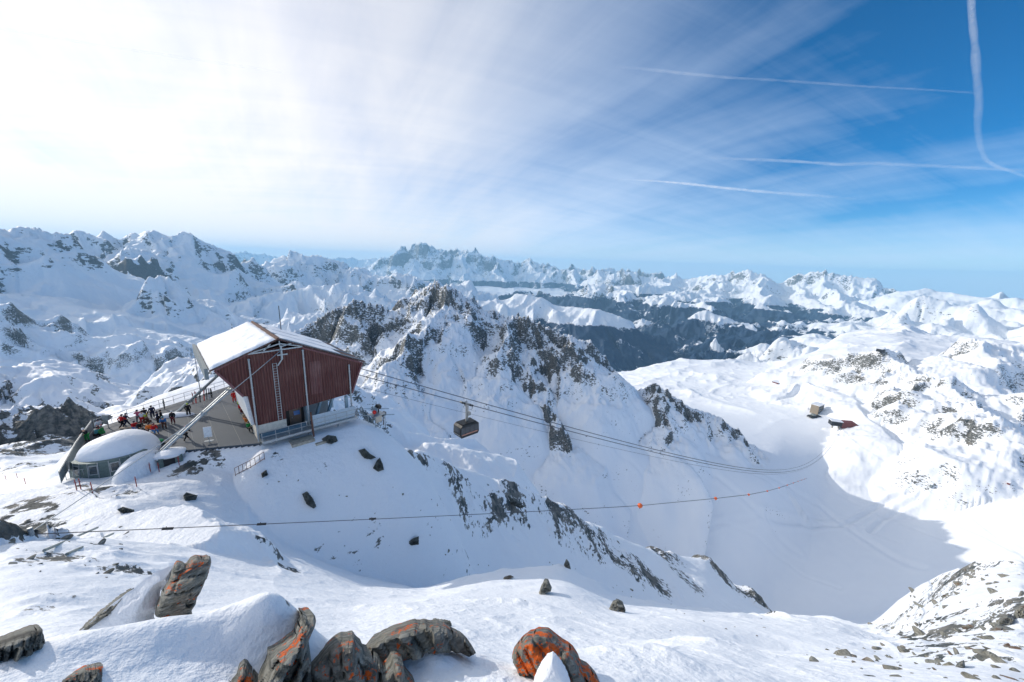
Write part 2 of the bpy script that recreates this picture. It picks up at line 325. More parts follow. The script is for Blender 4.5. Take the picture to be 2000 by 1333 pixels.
ridge([(470,560,12000),(510,530,12000),(540,515,12000),(565,503,12000),(590,507,12000),(620,510,12000),(650,520,11800),(680,518,11700),(710,530,11500),(750,535,11300),(790,545,11200),(830,550,11000),(880,560,10800)], s1=.7, s2=.5, D=600, jag=60, rib=.85, lam=900, rock=0.50, seed=30, cap=3800)
ridge([(420,640,7200),(460,600,7600),(520,575,8000),(580,565,8200),(640,560,8200),(700,568,8000)], s1=.6, s2=.5, D=600, jag=30, rib=.9, lam=600, rock=.2, seed=31, cap=2600)
ridge([(400,700,5200),(450,660,5600),(500,640,5600),(560,625,5500),(640,610,5500),(700,600,5300)], s1=.6, s2=.5, D=500, jag=20, rib=.9, lam=500, rock=.2, seed=32, cap=2000)
ridge([(-150,600,3500),(0,603,3400),(40,618,3350),(80,632,3300),(150,645,3250),(220,650,3200),(300,668,3150),(370,690,3150),(420,715,3200)], s1=.8, s2=.62, D=200, jag=12, rib=.6, lam=260, rock=0.80, seed=33, cap=1300)
ridge([(-150,700,900),(0,728,900),(50,724,900),(80,722,900),(120,738,850),(160,765,800),(200,800,800)], s1=.55, s2=.42, D=60, jag=4, rib=.5, lam=80, rock=0.80, seed=34, cap=330)
ridge([(-150,810,330),(0,825,330),(60,812,330),(120,808,330),(165,830,320)], s1=.6, s2=.5, D=30, jag=3, rib=.5, lam=36, rock=1.20, seed=35, cap=120)
# flank beyond the station
ridge([(180,810,900),(260,765,850),(330,738,780),(380,712,650),(410,692,520),(440,690,420),(480,700,330),(520,725,250),(570,760,160)], s1=.7, s2=.6, D=40, jag=4, rib=.45, lam=45, rock=0.75, seed=36, cap=120)
# rocky ridge in the middle of the picture
ridge([(560,660,1157),(600,630,1202),(640,612,1202),(670,606,1202),(700,600,1157),(730,606,1157),(770,612,1139),(800,585,1157),(830,562,1175),(850,556,1175),(868,563,1157),(885,556,1139),(900,566,1130),(915,576,1130),(935,590,1130),(970,612,1121),(1000,625,1121),(1030,618,1121),(1055,622,1121),(1090,640,1121),(1120,660,1112),(1150,690,1104),(1180,722,1095),(1210,755,1095)], s1=1.25, s2=.72, D=90, jag=16, rib=.8, lam=75, rock=0.88, seed=37, cap=620)
ridge([(885,560,1139),(860,600,1050),(830,640,961),(790,680,890),(760,712,828)], s1=.95, s2=.7, D=60, jag=6, rib=.7, lam=50, rock=.8, seed=38, cap=300)
ridge([(1000,630,1112),(990,660,997),(960,690,890)], s1=.95, s2=.7, D=60, jag=6, rib=.7, lam=50, rock=.8, seed=381, cap=260)
ridge([(680,728,1040),(740,742,1040),(800,742,1027),(850,738,1014),(890,738,988),(920,733,962),(960,712,949),(990,700,962),(1015,690,988),(1035,677,1001),(1060,676,1001),(1085,673,1001),(1105,684,988),(1130,676,1001),(1150,700,1014),(1180,730,1027),(1210,752,1040),(1235,762,1053),(1260,760,1066),(1290,752,1079),(1320,765,1092),(1350,785,1105),(1400,815,1131),(1440,840,1170)], s1=1.15, s2=.62, D=58, jag=9, rib=.7, lam=55, rock=1.15, seed=39, cap=247)
ridge([(1020,690,982),(1035,730,897),(1060,780,832),(1085,820,780),(1105,860,748)], s1=1.0, s2=.65, D=39, jag=5, rib=.6, lam=39, rock=1.20, seed=40, cap=156)
ridge([(940,740,956),(960,770,884),(990,800,832)], s1=1.0, s2=.65, D=39, jag=5, rib=.6, lam=39, rock=1.20, seed=41, cap=143)
ridge([(1280,756,1079),(1290,790,988),(1290,830,923)], s1=.9, s2=.6, D=39, jag=4, rib=.6, lam=39, rock=1.10, seed=42, cap=143)
# right: rocky hill over the col and rolling plateau
ridge([(1560,745,2185),(1600,735,2185),(1650,705,2242),(1690,692,2300),(1730,694,2242),(1770,712,2128),(1810,735,2012),(1850,752,1897),(1890,775,1782),(1930,800,1667),(1975,830,1552)], s1=.9, s2=.62, D=103, jag=10, rib=0.45, lam=92, rock=.95, seed=43, cap=437, back=0.7)
ridge([(1850,700,2300),(1900,720,2100),(1940,700,2300),(1975,672,2500),(2010,665,2600),(2100,690,2600)], s1=.8, s2=.5, D=120, jag=8, rib=0.50, lam=110, rock=.6, seed=44, cap=700)
ridge([(1990,770,1900),(2040,790,1900),(2100,850,1800)], s1=.8, s2=.5, D=60, jag=8, rib=0.50, lam=80, rock=.8, seed=45, cap=400)
ridge([(1530,760,2012),(1570,748,2012),(1610,758,1955),(1660,780,1840),(1700,820,1667),(1740,860,1495)], s1=.55, s2=.5, D=69, jag=2, rib=0.35, lam=80, rock=.2, seed=46, cap=299)


ridge([(-330,690,38),(-230,730,34),(-170,800,31),(-150,880,29)], s1=1.6, s2=1.1, D=6, jag=1.5, rib=.6, lam=7, rock=.9, seed=61, cap=14)  # crag added left of the frame to cast shade over the near gully
# wooded hills in the valley
for k, pp in enumerate([[(1310,640,9800),(1350,622,10000),(1390,618,10200),(1430,626,10000),(1470,642,9600)],[(1330,690,8000),(1370,668,8400),(1420,655,8600),(1480,662,8400),(1530,680,8000)],[(1420,700,6200),(1470,686,6400),(1530,678,6500),(1590,680,6200),(1640,690,5600)],[(1250,600,13500),(1300,590,13800),(1360,600,13500),(1410,615,13000)],[(1500,610,14500),(1560,625,14000),(1620,640,13000)],[(1180,560,19000),(1240,556,20000),(1300,565,19500)],[(1640,600,17000),(1700,606,16500),(1760,600,16000)]]):
    ridge(pp, s1=.6, s2=.42, D=400, rib=.9, lam=650, rock=.12, seed=240+k, cap=2400)
# ------------------------------------------------------------------ station frame of reference
ZT = -20.5
SA = at_z(515, 862, ZT); SB = at_z(690, 815, ZT)
SU = (SB-SA)/np.linalg.norm(SB-SA); SN = np.array([-SU[1], SU[0], 0.0]); SYAW = math.atan2(SU[1], SU[0])
def WS(s, t, h): return SA + SU*s + SN*t + np.array([0, 0, h])
def LS(p): q = np.array(p)-SA; return np.array([q@SU, q@SN, q[2]])
TERR = [LS(at_z(a, b, ZT))[:2] for a, b in ((150,884),(183,838),(250,817),(340,789),(400,770),(455,752))] + [np.array([1.6, 25.0]), np.array([1.7, 0.7]), np.array([-0.3, 0.4])] + [LS(at_z(a, b, ZT))[:2] for a, b in ((508,866),(430,873),(340,882),(270,888),(215,890))]
def poly_sd(px_, py_, poly):
    """signed distance to a polygon, negative inside"""
    d = np.full(px_.shape, 1e18); ins = np.zeros(px_.shape, bool); n = len(poly)
    for i in range(n):
        a = poly[i]; b = poly[(i+1) % n]; ex, ey = b[0]-a[0], b[1]-a[1]; wx, wy = px_-a[0], py_-a[1]
        t = np.clip((wx*ex+wy*ey)/(ex*ex+ey*ey), 0, 1)
        d = np.minimum(d, (wx-t*ex)**2+(wy-t*ey)**2)
        c = ((a[1] > py_) != (b[1] > py_)) & (px_ < (b[0]-a[0])*(py_-a[1])/((b[1]-a[1]) if b[1] != a[1] else 1e-9)+a[0])
        ins ^= c
    return np.where(ins, -1, 1)*np.sqrt(d)
def local_window(r0, r1, a0=-1.2, a1=0.1):
    ii = np.where((RW > r0) & (RW < r1))[0]; jj = np.where((AZ > a0) & (AZ < a1))[0]
    return (slice(ii[0], ii[-1]+1), slice(jj[0], jj[-1]+1))
def edit_station():
    w = local_window(28, 110); x = X[w]-SA[0]; y = Y[w]-SA[1]
    s = x*SU[0]+y*SU[1]; t = x*SN[0]+y*SN[1]; h = H[w]
    d = poly_sd(s, t, TERR)
    # the front lip of snow that laps against the terrace
    lip = 0.35*np.exp(-((d-1.2)/1.0)**2)*(t < 6)
    h = np.where(d < 0, ZT-0.4, np.minimum(h, ZT-0.12+0.12*d+lip))
    h = np.where((d >= 0) & (d < 14), np.maximum(h, ZT-0.25-0.62*d-0.10*d*d+lip), h)
    b = [np.array(q) for q in ((-0.8,-0.2),(10.5,-0.2),(10.5,13.5),(-0.8,13.5))]
    db = poly_sd(s, t, b)
    h = np.where(db < 0, np.minimum(h, ZT-0.3), np.minimum(h, np.where(s > 1.5, ZT-0.25+0.05*db, 1e9)))
    wk = poly_sd(s, t, [np.array(q) for q in ((-0.5,-1.9),(10.3,-1.9),(10.3,0.3),(-0.5,0.3))])
    h = np.minimum(h, ZT-0.15+0.9*np.maximum(wk, 0))
    h = np.where((wk < 16) & (t < 1.5), np.maximum(h, ZT-0.45-0.42*np.maximum(wk, 0)-0.09*np.maximum(wk, 0)**2), h)
    H[w] = h
def mound(px, py, z, rs, rt, hgt, yaw=0.0, pw=1.0):
    c = at_z(px, py, z); w = local_window(28, 110); x = X[w]-c[0]; y = Y[w]-c[1]
    u = x*math.cos(yaw)+y*math.sin(yaw); v = -x*math.sin(yaw)+y*math.cos(yaw)
    q = np.clip(1-(u/rs)**2-(v/rt)**2, 0, 1)**pw
    H[w] = np.maximum(H[w], np.where(q > 0, c[2]+hgt*q, -1e9))
def edit_mounds():
    a = at_z(232, 948, ZT); b = at_z(306, 890, ZT); m = (a+b)/2; yaw = math.atan2(b[1]-a[1], b[0]-a[0])
    pm = (m@Rv, m@Uv, m@Fv)
    mound(1000+FPX*pm[0]/pm[2], 666.5-FPX*pm[1]/pm[2], ZT-0.6, 0.58*np.linalg.norm(b-a), 1.25, 1.5, yaw, 0.6)
def near_mound(px, py, rs, rt, hgt, yaw=0.0):
    g = ground_hit(px, py, 1.0); w = local_window(1.2, 14, -1.6, 1.6); x = X[w]-g[0]; y = Y[w]-g[1]
    u = x*math.cos(yaw)+y*math.sin(yaw); v = -x*math.sin(yaw)+y*math.cos(yaw)
    H[w] += hgt*np.exp(-(u/rs)**2-(v/rt)**2)*(1+0.25*pnoise(x*2, y*2, 77))
def edit_near():
    near_mound(460, 1232, 0.50, 0.30, 0.20, 0.6)
    near_mound(535, 1205, 0.28, 0.22, 0.20, 0.6)
    near_mound(300, 1245, 0.60, 0.30, 0.10, 0.7)
    near_mound(110, 1270, 0.80, 0.30, 0.08, 0.9)
    near_mound(830, 1292, 0.34, 0.17, 0.15, 0.1)
    near_mound(620, 1170, 1.2, 0.8, 0.35, 0.2)
    near_mound(1000, 1180, 1.6, 0.7, 0.35, -0.2)
    near_mound(1330, 1260, 1.6, 0.6, 0.25, -0.3)
    near_mound(700, 1190, 1.5, 0.6, 0.25, -0.2)
    near_mound(1250, 1280, 1.2, 0.5, 0.22, -0.3)
EDITS = [edit_station, edit_mounds, edit_near]
PATCHES = [(600,975,52,3.5,1.25),(725,905,58,3.2,1.25),(640,862,52,1.6,1.1),(805,1058,53,2.6,1.25),(372,970,46,3.2,1.2),(515,930,49,2.0,1.1),(245,1000,42,3.5,1.2),(660,1000,52,4,.9),(560,1030,44,3,.8),(1000,650,1110,260.0,0.68),(920,640,1080,220.0,0.68),(1080,670,1110,200.0,0.65),(860,600,1130,200.0,0.72),(780,640,1130,220.0,0.65),(1130,790,960,150.0,0.61),(1060,730,980,120.0,0.72),(1200,780,1040,120.0,0.65),(120,920,190,60.0,1.06),(60,850,300,90.0,1.21),(30,870,260,60.0,1.21),(20,1010,38,6.0,1.14),(70,965,44,5.0,1.14),(150,970,46,4.0,1.06),(210,975,44,3.5,1.14),(235,1000,42,2.5,1.14),
 (40,1060,30,4.0,0.99),(360,940,46,3.0,1.14),(420,930,47,3.5,1.06),(600,965,50,2.7,1.30),(575,930,52,5.4,0.87),(725,905,57,2.2,1.28),(700,885,55,2.2,1.11),
 (640,1050,42,2.0,0.85),(805,1055,52,2.0,1.28),(850,1075,56,3.4,0.95),(1000,975,88,10.8,1.19),(1090,1060,100,18.9,0.99),(1130,1090,110,18.9,0.99),(1160,1020,125,21.6,0.87),(1220,1120,120,18.9,1.11),
 (1270,1160,125,18.9,1.19),(1290,1100,165,21.6,1.11),(1390,1100,205,27.0,1.28),(1430,1150,215,29.7,1.30),(1480,1190,220,27.0,1.30),(1340,1130,150,18.9,0.95),(940,1000,75,12.2,0.80),(860,950,72,12.2,0.80),(1050,1030,90,13.5,0.80),
 (1900,1140,190,45.0,0.61),(1980,1120,200,45.0,0.70),(1820,1180,170,40.0,0.51),(1950,1230,80,22.0,0.70),(1990,1260,55,18.0,0.72),(1880,1260,55,12.0,0.70),(1800,1290,35,9.0,0.66),(1930,1300,30,9.0,0.70),(1860,1310,24,6.0,0.66),(1700,1285,30,5.0,0.45),(1750,1260,40,6.0,0.57),(1990,1320,20,5.0,0.70),
 (1700,1120,240,30.0,0.48),(1840,1130,230,30.0,0.52),(1110,1110,31,2.5,0.71),(1160,1140,32,3.0,0.78),(1230,1185,33,3.5,0.64),(1500,1215,34,3.0,0.50),(1330,1200,33,4.0,0.50),(960,1125,29,2.5,0.64),(250,1130,20,2.2,0.99),(200,1135,21,1.6,0.71),(140,1065,24,2.5,0.85),(560,1110,27,2.0,0.64),
 (130,1090,23,2.5,0.90),(60,1110,22,3.0,0.90),(30,1190,15,1.5,0.80),(90,1175,16,1.2,0.70),(380,1110,22,1.5,0.60),(520,1095,30,2.0,0.70),(480,960,50,4.0,0.60),(540,1000,46,4.0,0.50),(700,1010,55,5.4,0.67),(780,930,62,5.4,0.90),(760,1000,60,5.4,0.67),(900,1040,66,8.1,0.78),(960,1080,75,9.5,0.90),(1010,1090,82,10.8,0.90),(1150,1080,112,16.2,1.01),(820,880,65,4.1,0.78),(870,910,72,5.4,0.78)]
# --- fractal detail at every scale the grid can carry
slope_r = np.gradient(H, axis=0)/np.gradient(RW)[:, None]
slope_a = np.gradient(H, axis=1)/(np.gradient(AZ)[None, :]*RW[:, None])
steep = np.hypot(slope_r, slope_a)
steepS = smooth_a(smooth_r(steep, max(1, int(3*Q))), max(1, int(3*Q)))
# regions that stay smooth (the groomed bowl, the frozen lake, the near snow field)
rough = 0.24 + 0.85*np.clip(rockA, 0, 1)**1.4 + 0.45*sstep(steepS, 0.5, 1.1)
PXc = np.tan(AZ)       # tangent of bearing
def region(b0, b1, r0, r1, val, fb=0.06, fr=0.15):
    global rough
    m = (sstep(AZ, b0-fb, b0+fb)*(1-sstep(AZ, b1-fb, b1+fb)))[None, :]*(sstep(np.log(RW), math.log(r0)-fr, math.log(r0)+fr)*(1-sstep(np.log(RW), math.log(r1)-fr, math.log(r1)+fr)))[:, None]
    m = m*(1-np.clip(rockA*2, 0, 1))
    rough = rough*(1-m)+val*m
def bearing(px, py=850):
    d = ray(px, py); return math.atan2(d[0], d[1])
region(bearing(560), bearing(2300), 300, 1350, 0.12)
region(bearing(560), bearing(1700), 480, 1150, 0.10)
region(bearing(140), bearing(420), 650, 1500, 0.04, 0.03)
region(bearing(1100), bearing(2100), 1700, 5200, 0.75)
patchA = np.zeros_like(H)
for px_, py_, r_, rad_, val_ in PATCHES:
    q_ = at_r(px_, py_, r_); ii = np.where((RW > r_-2*rad_) & (RW < r_+2*rad_))[0]; w_ = slice(ii[0], ii[-1]+1)
    d_ = np.hypot(X[w_]-q_[0], Y[w_]-q_[1])/rad_
    patchA[w_] = np.maximum(patchA[w_], val_*(1-sstep(d_, 0.15, 1.0)))
rough = np.maximum(rough, rough+patchA*0.75)
rough = rough + 0.5*sstep(np.log(R2), math.log(3300), math.log(5500)) + 0.5*sstep(np.log(R2), math.log(5000), math.log(6500))*(1-sstep(np.log(R2), math.log(13000), math.log(18000)))*(1-np.clip(rockA*2, 0, 1))
lams = []; lam = 0.1
while lam < 3600: lams.append(lam); lam *= 1.9
FB = np.ones_like(H)*0.7           # each octave is loud only where the coarser one made a crest
for o, lam in enumerate(reversed(lams)):
    lo = lam/(0.22 if lam > 5 else 0.4); hi = lam/0.0060          # r range where this wavelength lives
    m = np.where((RW > lo*0.5) & (RW < hi*1.5))[0]
    if len(m) < 4: continue
    sl = slice(m[0], m[-1]+1); r = RW[sl][:, None]
    wgt = sstep(np.log(r), math.log(lo*0.5), math.log(lo))*(1-sstep(np.log(r), math.log(hi*0.7), math.log(hi*1.5)))
    x = X[sl]; y = Y[sl]; R_ = rough[sl]
    wx_ = 0.35*pnoise(x/lam*0.6+3, y/lam*0.6, 460+o); 
    n = pnoise(x/lam + wx_, y/lam - wx_, 300+o)
    rid = 1-np.abs(n)*2.2; rid = np.clip(rid, 0, 1)**1.5
    rk_ = np.clip((R_-0.40)*1.6, 0, 1)
    amp = 0.036 if lam < 30 else 0.042
    if lam < 1.2: amp *= 0.9
    amp = amp*(1-0.35*sstep(np.log(r), math.log(4500), math.log(9000))*(1 if lam < 400 else 0))
    fb = FB[sl]
    H[sl] += wgt*lam*R_*amp*(n*0.55*(1-rk_) + (rid-0.35)*fb*(0.5+1.7*rk_))
    FB[sl] = fb*(1-wgt)+wgt*np.clip(0.25+1.1*rid, 0, 1)
    if lam < 9:                                # wind-packed drifts, drawn out along the ridge wind
        wd = math.radians(35); u = x*math.cos(wd)+y*math.sin(wd); v = -x*math.sin(wd)+y*math.cos(wd)
        H[sl] += wgt*lam*0.030*(1-rk_)*pnoise(u/(lam*2.6)+3, v/lam+7, 380+o)
def interp_z(x, y):
    """height of the finished ground at a place"""
    r = math.hypot(x, y); a = math.atan2(x, y)
    if a < -AZM: a += 2*math.pi
    i = min(max(np.searchsorted(RW, r)-1, 0), NR-2); j = min(max(np.searchsorted(AZ, a)-1, 0), NA-2)
    fr = (r-RW[i])/(RW[i+1]-RW[i]); fa = (a-AZ[j])/(AZ[j+1]-AZ[j])
    return float((H[i, j]*(1-fa)+H[i, j+1]*fa)*(1-fr)+(H[i+1, j]*(1-fa)+H[i+1, j+1]*fa)*fr)
def ground_hit(px, py, rmin=1.0, rmax=90000):
    """where the line of sight through a photograph pixel meets the ground"""
    d = ray(px, py); h = math.hypot(d[0], d[1]); a = math.atan2(d[0], d[1]); t = d[2]/h
    j = min(max(np.searchsorted(AZ, a)-1, 0), NA-2); fa = (a-AZ[j])/(AZ[j+1]-AZ[j])
    c = H[:, j]*(1-fa)+H[:, j+1]*fa
    k = np.where((c > t*RW) & (RW > rmin) & (RW < rmax))[0]
    if len(k) == 0: return None
    i = k[0]
    r0, r1 = RW[i-1], RW[i]; e0 = c[i-1]-t*r0; e1 = c[i]-t*r1
    r = r0+(r1-r0)*(-e0)/(e1-e0+1e-9) if e0 < 0 else r0
    return np.array([r*math.sin(a), r*math.cos(a), t*r])

for fn in EDITS: fn()
def cut_track(path, w, depth):
    """groomed road cut across the slope"""
    P_ = []
    for q in path:
        g = ground_hit(q[0], q[1], 700)
        if g is not None: P_.append(g)
    P_ = np.array(P_); rr = np.hypot(P_[:,0], P_[:,1]); aa = np.arctan2(P_[:,0], P_[:,1])
    ii = np.where((RW > rr.min()*0.97) & (RW < rr.max()*1.03))[0]; jj = np.where((AZ > aa.min()-0.03) & (AZ < aa.max()+0.03))[0]
    w_ = (slice(ii[0], ii[-1]+1), slice(jj[0], jj[-1]+1)); d = np.full(X[w_].shape, 1e9); sg = np.zeros(X[w_].shape)
    for a, b in zip(P_[:-1], P_[1:]):
        e = b[:2]-a[:2]; L2 = (e**2).sum(); t = np.clip(((X[w_]-a[0])*e[0]+(Y[w_]-a[1])*e[1])/L2, 0, 1); dx = X[w_]-a[0]-t*e[0]; dy = Y[w_]-a[1]-t*e[1]
        dd = np.hypot(dx, dy); u = dd < d; d = np.where(u, dd, d)
    H[w_] += depth*np.exp(-(d/w)**2) - 0.55*depth*np.exp(-((d-1.9*w)/(0.8*w))**2)

for pth, w_c, d_c in (([(1500,1012),(1560,1020),(1610,1026),(1645,1028),(1672,1016),(1705,996),(1740,975),(1780,961)], 5.0, -4.5), ([(1700,1040),(1725,1016),(1760,992),(1790,976),(1804,962)], 5.0, -4.5), ([(1712,946),(1745,955),(1780,960),(1830,954),(1880,958),(1930,966)], 6.0, -4.0), ([(1420,880),(1500,930),(1600,985),(1700,1060),(1800,1110)], 7.0, -2.2), ([(1240,820),(1300,870),(1400,930),(1480,1000),(1560,1080)], 6.0, -2.0), ([(1180,850),(1230,900),(1300,950),(1380,985),(1470,1010),(1560,1022)], 4.0, -1.3), ([(1300,900),(1360,960),(1440,1030),(1540,1100),(1640,1150)], 3.5, -1.2), ([(1420,905),(1520,960),(1640,1010),(1760,1060)], 4.0, -1.3), ([(1760,1000),(1840,1015),(1920,1045),(1990,1080)], 4.0, -1.8), ([(1600,940),(1680,985),(1780,1030),(1880,1070)], 3.5, -1.6)): cut_track(pth, w_c, d_c)
slope_r = np.gradient(H, axis=0)/np.gradient(RW)[:, None]
slope_a = np.gradient(H, axis=1)/(np.gradient(AZ)[None, :]*RW[:, None])
steep = np.hypot(slope_r, slope_a)
# bare rock where it is steep: mixes the small slope and the broad one
ks = smooth_r(smooth_a(steep, max(1, int(2*Q))), max(1, int(2*Q)))
rockv = rockA*(0.30+0.60*sstep(ks, 0.5, 1.6)) + 0.20*sstep(ks, 1.2, 2.2)
rockv = np.maximum(rockv, patchA)
# snowline / forest
treeline = sstep(H, -900, -1220)
forest = treeline*(R2 > 2000)
flats = 1-sstep(steepS, 0.10, 0.28)
forest = forest*(1-0.85*flats)

def prop(o, label=None, cat=None, group=None, kind=None):
    if label: o['label'] = label
    if cat: o['category'] = cat
    if group: o['group'] = group
    if kind: o['kind'] = kind
    return o

def build_grid(name, i0, i1, mat):
    n = i1-i0; co = np.empty((n, NA, 3)); co[..., 0] = X[i0:i1]; co[..., 1] = Y[i0:i1]; co[..., 2] = H[i0:i1]
    idx = np.arange(n*NA).reshape(n, NA)
    a = idx[:-1]; b = idx[1:]
    f = np.stack([a, np.roll(a, -1, 1), np.roll(b, -1, 1), b], -1).reshape(-1, 4)[:, ::-1]
    me = bpy.data.meshes.new(name)
    me.vertices.add(n*NA); me.vertices.foreach_set('co', co.reshape(-1).astype(np.float32))
    me.loops.add(f.size); me.loops.foreach_set('vertex_index', f.reshape(-1).astype(np.int32))
    me.polygons.add(len(f)); me.polygons.foreach_set('loop_start', np.arange(0, f.size, 4, dtype=np.int32))
    me.polygons.foreach_set('use_smooth', np.ones(len(f), dtype=bool))
    me.update(calc_edges=True)
    at = me.attributes.new('mask', 'FLOAT_COLOR', 'POINT')
    c = np.zeros((n*NA, 4), np.float32)
    c[:, 0] = np.clip(rockv[i0:i1]/1.3, 0, 1).reshape(-1); c[:, 1] = np.clip(forest[i0:i1], 0, 1).reshape(-1)
    c[:, 2] = (np.log10(R2[i0:i1])/5.0).reshape(-1); c[:, 3] = 1
    at.data.foreach_set('color', c.reshape(-1))
    me.materials.append(mat)
    ob = bpy.data.objects.new(name, me); C.objects.link(ob); ob['kind'] = 'structure'
    return ob

# ------------------------------------------------------------------ ground material
def new_mat(name):
    m = bpy.data.materials.new(name); m.use_nodes = True; m.node_tree.nodes.clear(); return m, NT(m.node_tree)
def ground_material():
    m, T = new_mat('snow_and_rock')
    g = T.n('ShaderNodeNewGeometry'); P = g.outputs['Position']
    at = T.n('ShaderNodeAttribute', attribute_name='mask')
    s = T.n('ShaderNodeSeparateColor', inp={0: at.outputs['Color']})
    rock, fo, lr = s.outputs[0], s.outputs[1], s.outputs[2]
    # distance bands: lr = log10(r)/5
    def band(a, b, c, d):
        u = T.ramp(lr, a/5, b/5, 0, 1); v = T.ramp(lr, c/5, d/5, 1, 0)
        return T.m('MULTIPLY', u, v)
    near = T.ramp(lr, 1.1/5, 1.5/5, 1, 0)           # < 20 m
    b2 = band(1.1, 1.5, 2.2, 2.6)                   # 20..250 m
    b3 = band(2.2, 2.6, 3.4, 3.7)                   # 250..3500 m
    b4 = T.ramp(lr, 3.4/5, 3.7/5, 0, 1)
    PS = T.vm('MULTIPLY', P, (1.0, 1.0, 1.9)).outputs[0]
    def two(big, small, kb=0.45):
        return T.m('ADD', T.m('MULTIPLY', T.noise(PS, 1/big, 5, 0.6), kb), T.m('MULTIPLY', T.noise(PS, 1/small, 7, 0.70), 1-kb))
    na = two(2.5, 0.35); nb = two(14.0, 1.8); nc = two(45.0, 6.5, 0.30); nd = two(800.0, 80.0)
    # stretched along the dip of the beds
    N = T.m('ADD', T.m('ADD', T.m('MULTIPLY', near, na), T.m('MULTIPLY', b2, nb)), T.m('ADD', T.m('MULTIPLY', b3, nc), T.m('MULTIPLY', b4, nd)))
    nz = T.n('ShaderNodeSeparateXYZ', inp={0: g.outputs['Normal']}).outputs[2]
    flat = T.ramp(nz, 0.45, 0.97, 0.055, -0.055)
    thr = T.m('ADD', T.m('ADD', T.ramp(rock, 0, 1, 0.31, 0.585, False), flat), 0.0)
    rm = T.ramp(T.m('SUBTRACT', thr, N), -0.010, 0.014, 0, 1)
    # rock colour
    rc = T.noise(P, 1/3.0, 6, 0.6); rc2 = T.noise(P, 1/60.0, 5, 0.6)
    colr = T.mix(T.ramp(rc, 0.35, 0.7), (0.06, 0.075, 0.078), (0.26, 0.25, 0.225))
    colr = T.mix(T.ramp(rc2, 0.5, 0.75, 0, 0.35), colr, (0.19, 0.155, 0.11))
    # snow
    sn = T.noise(P, 1/30.0, 4, 0.5)
    cols = T.mix(sn, (0.84, 0.87, 0.91), (0.90, 0.92, 0.94))
    col = T.mix(rm, cols, colr)
    # forest with clearings
    f1 = T.noise(P, 1/1300.0, 9, 0.66); f2 = T.noise(P, 1/110.0, 6, 0.7)
    fm = T.ramp(T.m('ADD', T.m('MULTIPLY', fo, 0.62), T.m('MULTIPLY', T.m('ADD', T.m('MULTIPLY', f1, 0.7), T.m('MULTIPLY', f2, 0.3)), 1.0)), 1.03, 1.075, 0, 1)
    fcol = T.mix(f2, (0.003, 0.022, 0.065), (0.010, 0.044, 0.105))  # blue of distant haze is put into the forest colour
    col = T.mix(T.m('MULTIPLY', fm, T.ramp(fo, 0.05, 0.25)), col, fcol)
    # bumps
    hn = T.noise(P, 1/0.35, 6, 0.6); hm = T.noise(P, 1/4.0, 7, 0.62); hf = T.noise(P, 1/45.0, 7, 0.65); hx = T.noise(P, 1/450.0, 8, 0.68)
    def bump(h, strength, dist, prev=None):
        b = T.n('ShaderNodeBump'); 
        for k, v in (('Strength', strength), ('Distance', dist), ('Height', h)):
            if isinstance(v, bpy.types.NodeSocket): T.link(v, b.inputs[k])
            else: b.inputs[k].default_value = v
        if prev is not None: T.link(prev, b.inputs['Normal'])
        return b.outputs[0]
    k = T.m('ADD', 0.5, T.m('MULTIPLY', rm, 0.9))
    n_ = bump(hn, T.m('MULTIPLY', near, T.m('MULTIPLY', k, 1.0)), 0.20)
    n_ = bump(hm, T.m('MULTIPLY', b2, T.m('MULTIPLY', k, 0.9)), 1.4, n_)
    n_ = bump(hf, T.m('MULTIPLY', b3, T.m('ADD', T.m('MULTIPLY', rm, 0.8), T.m('MULTIPLY', rock, 0.5))), 16.0, n_)
    n_ = bump(hx, T.m('MULTIPLY', b4, T.m('ADD', T.m('MULTIPLY', rm, 0.7), 0.45)), 150.0, n_)
    ro = T.m('ADD', 0.62, T.m('MULTIPLY', rm, 0.25))
    p = T.n('ShaderNodeBsdfPrincipled', inp={'Base Color': col, 'Roughness': ro, 'Normal': n_})
    p.inputs['Specular IOR Level'].default_value = 0.25
    T.n('ShaderNodeOutputMaterial', inp={0: p.outputs[0]})
    return m
GM = ground_material()
terrain = build_grid('terrain', 0, NR, GM)

# ------------------------------------------------------------------ air
def haze_box():
    x = 76000.0; z0 = float(H.min())-30.0; z1 = float(max(H.max(), 60))+40.0
    bm = bmesh.new(); bmesh.ops.create_cube(bm, size=1.0)
    for v in bm.verts: v.co = (v.co.x*2*x, v.co.y*2*x, z0 if v.co.z < 0 else z1)
    me = bpy.data.meshes.new('haze'); bm.to_mesh(me); bm.free()
    o = bpy.data.objects.new('haze', me); C.objects.link(o); o['kind'] = 'stuff'; o['label'] = 'thin blue haze lying over the far mountains'
    m, T = new_mat('air')
    v = T.n('ShaderNodeVolumePrincipled', inp={'Color': (0.42, 0.75, 1.0, 1), 'Density': 2.1e-5, 'Anisotropy': 0.0})
    T.n('ShaderNodeOutputMaterial', inp={'Volume': v.outputs[0]})
    me.materials.append(m)
haze_box()
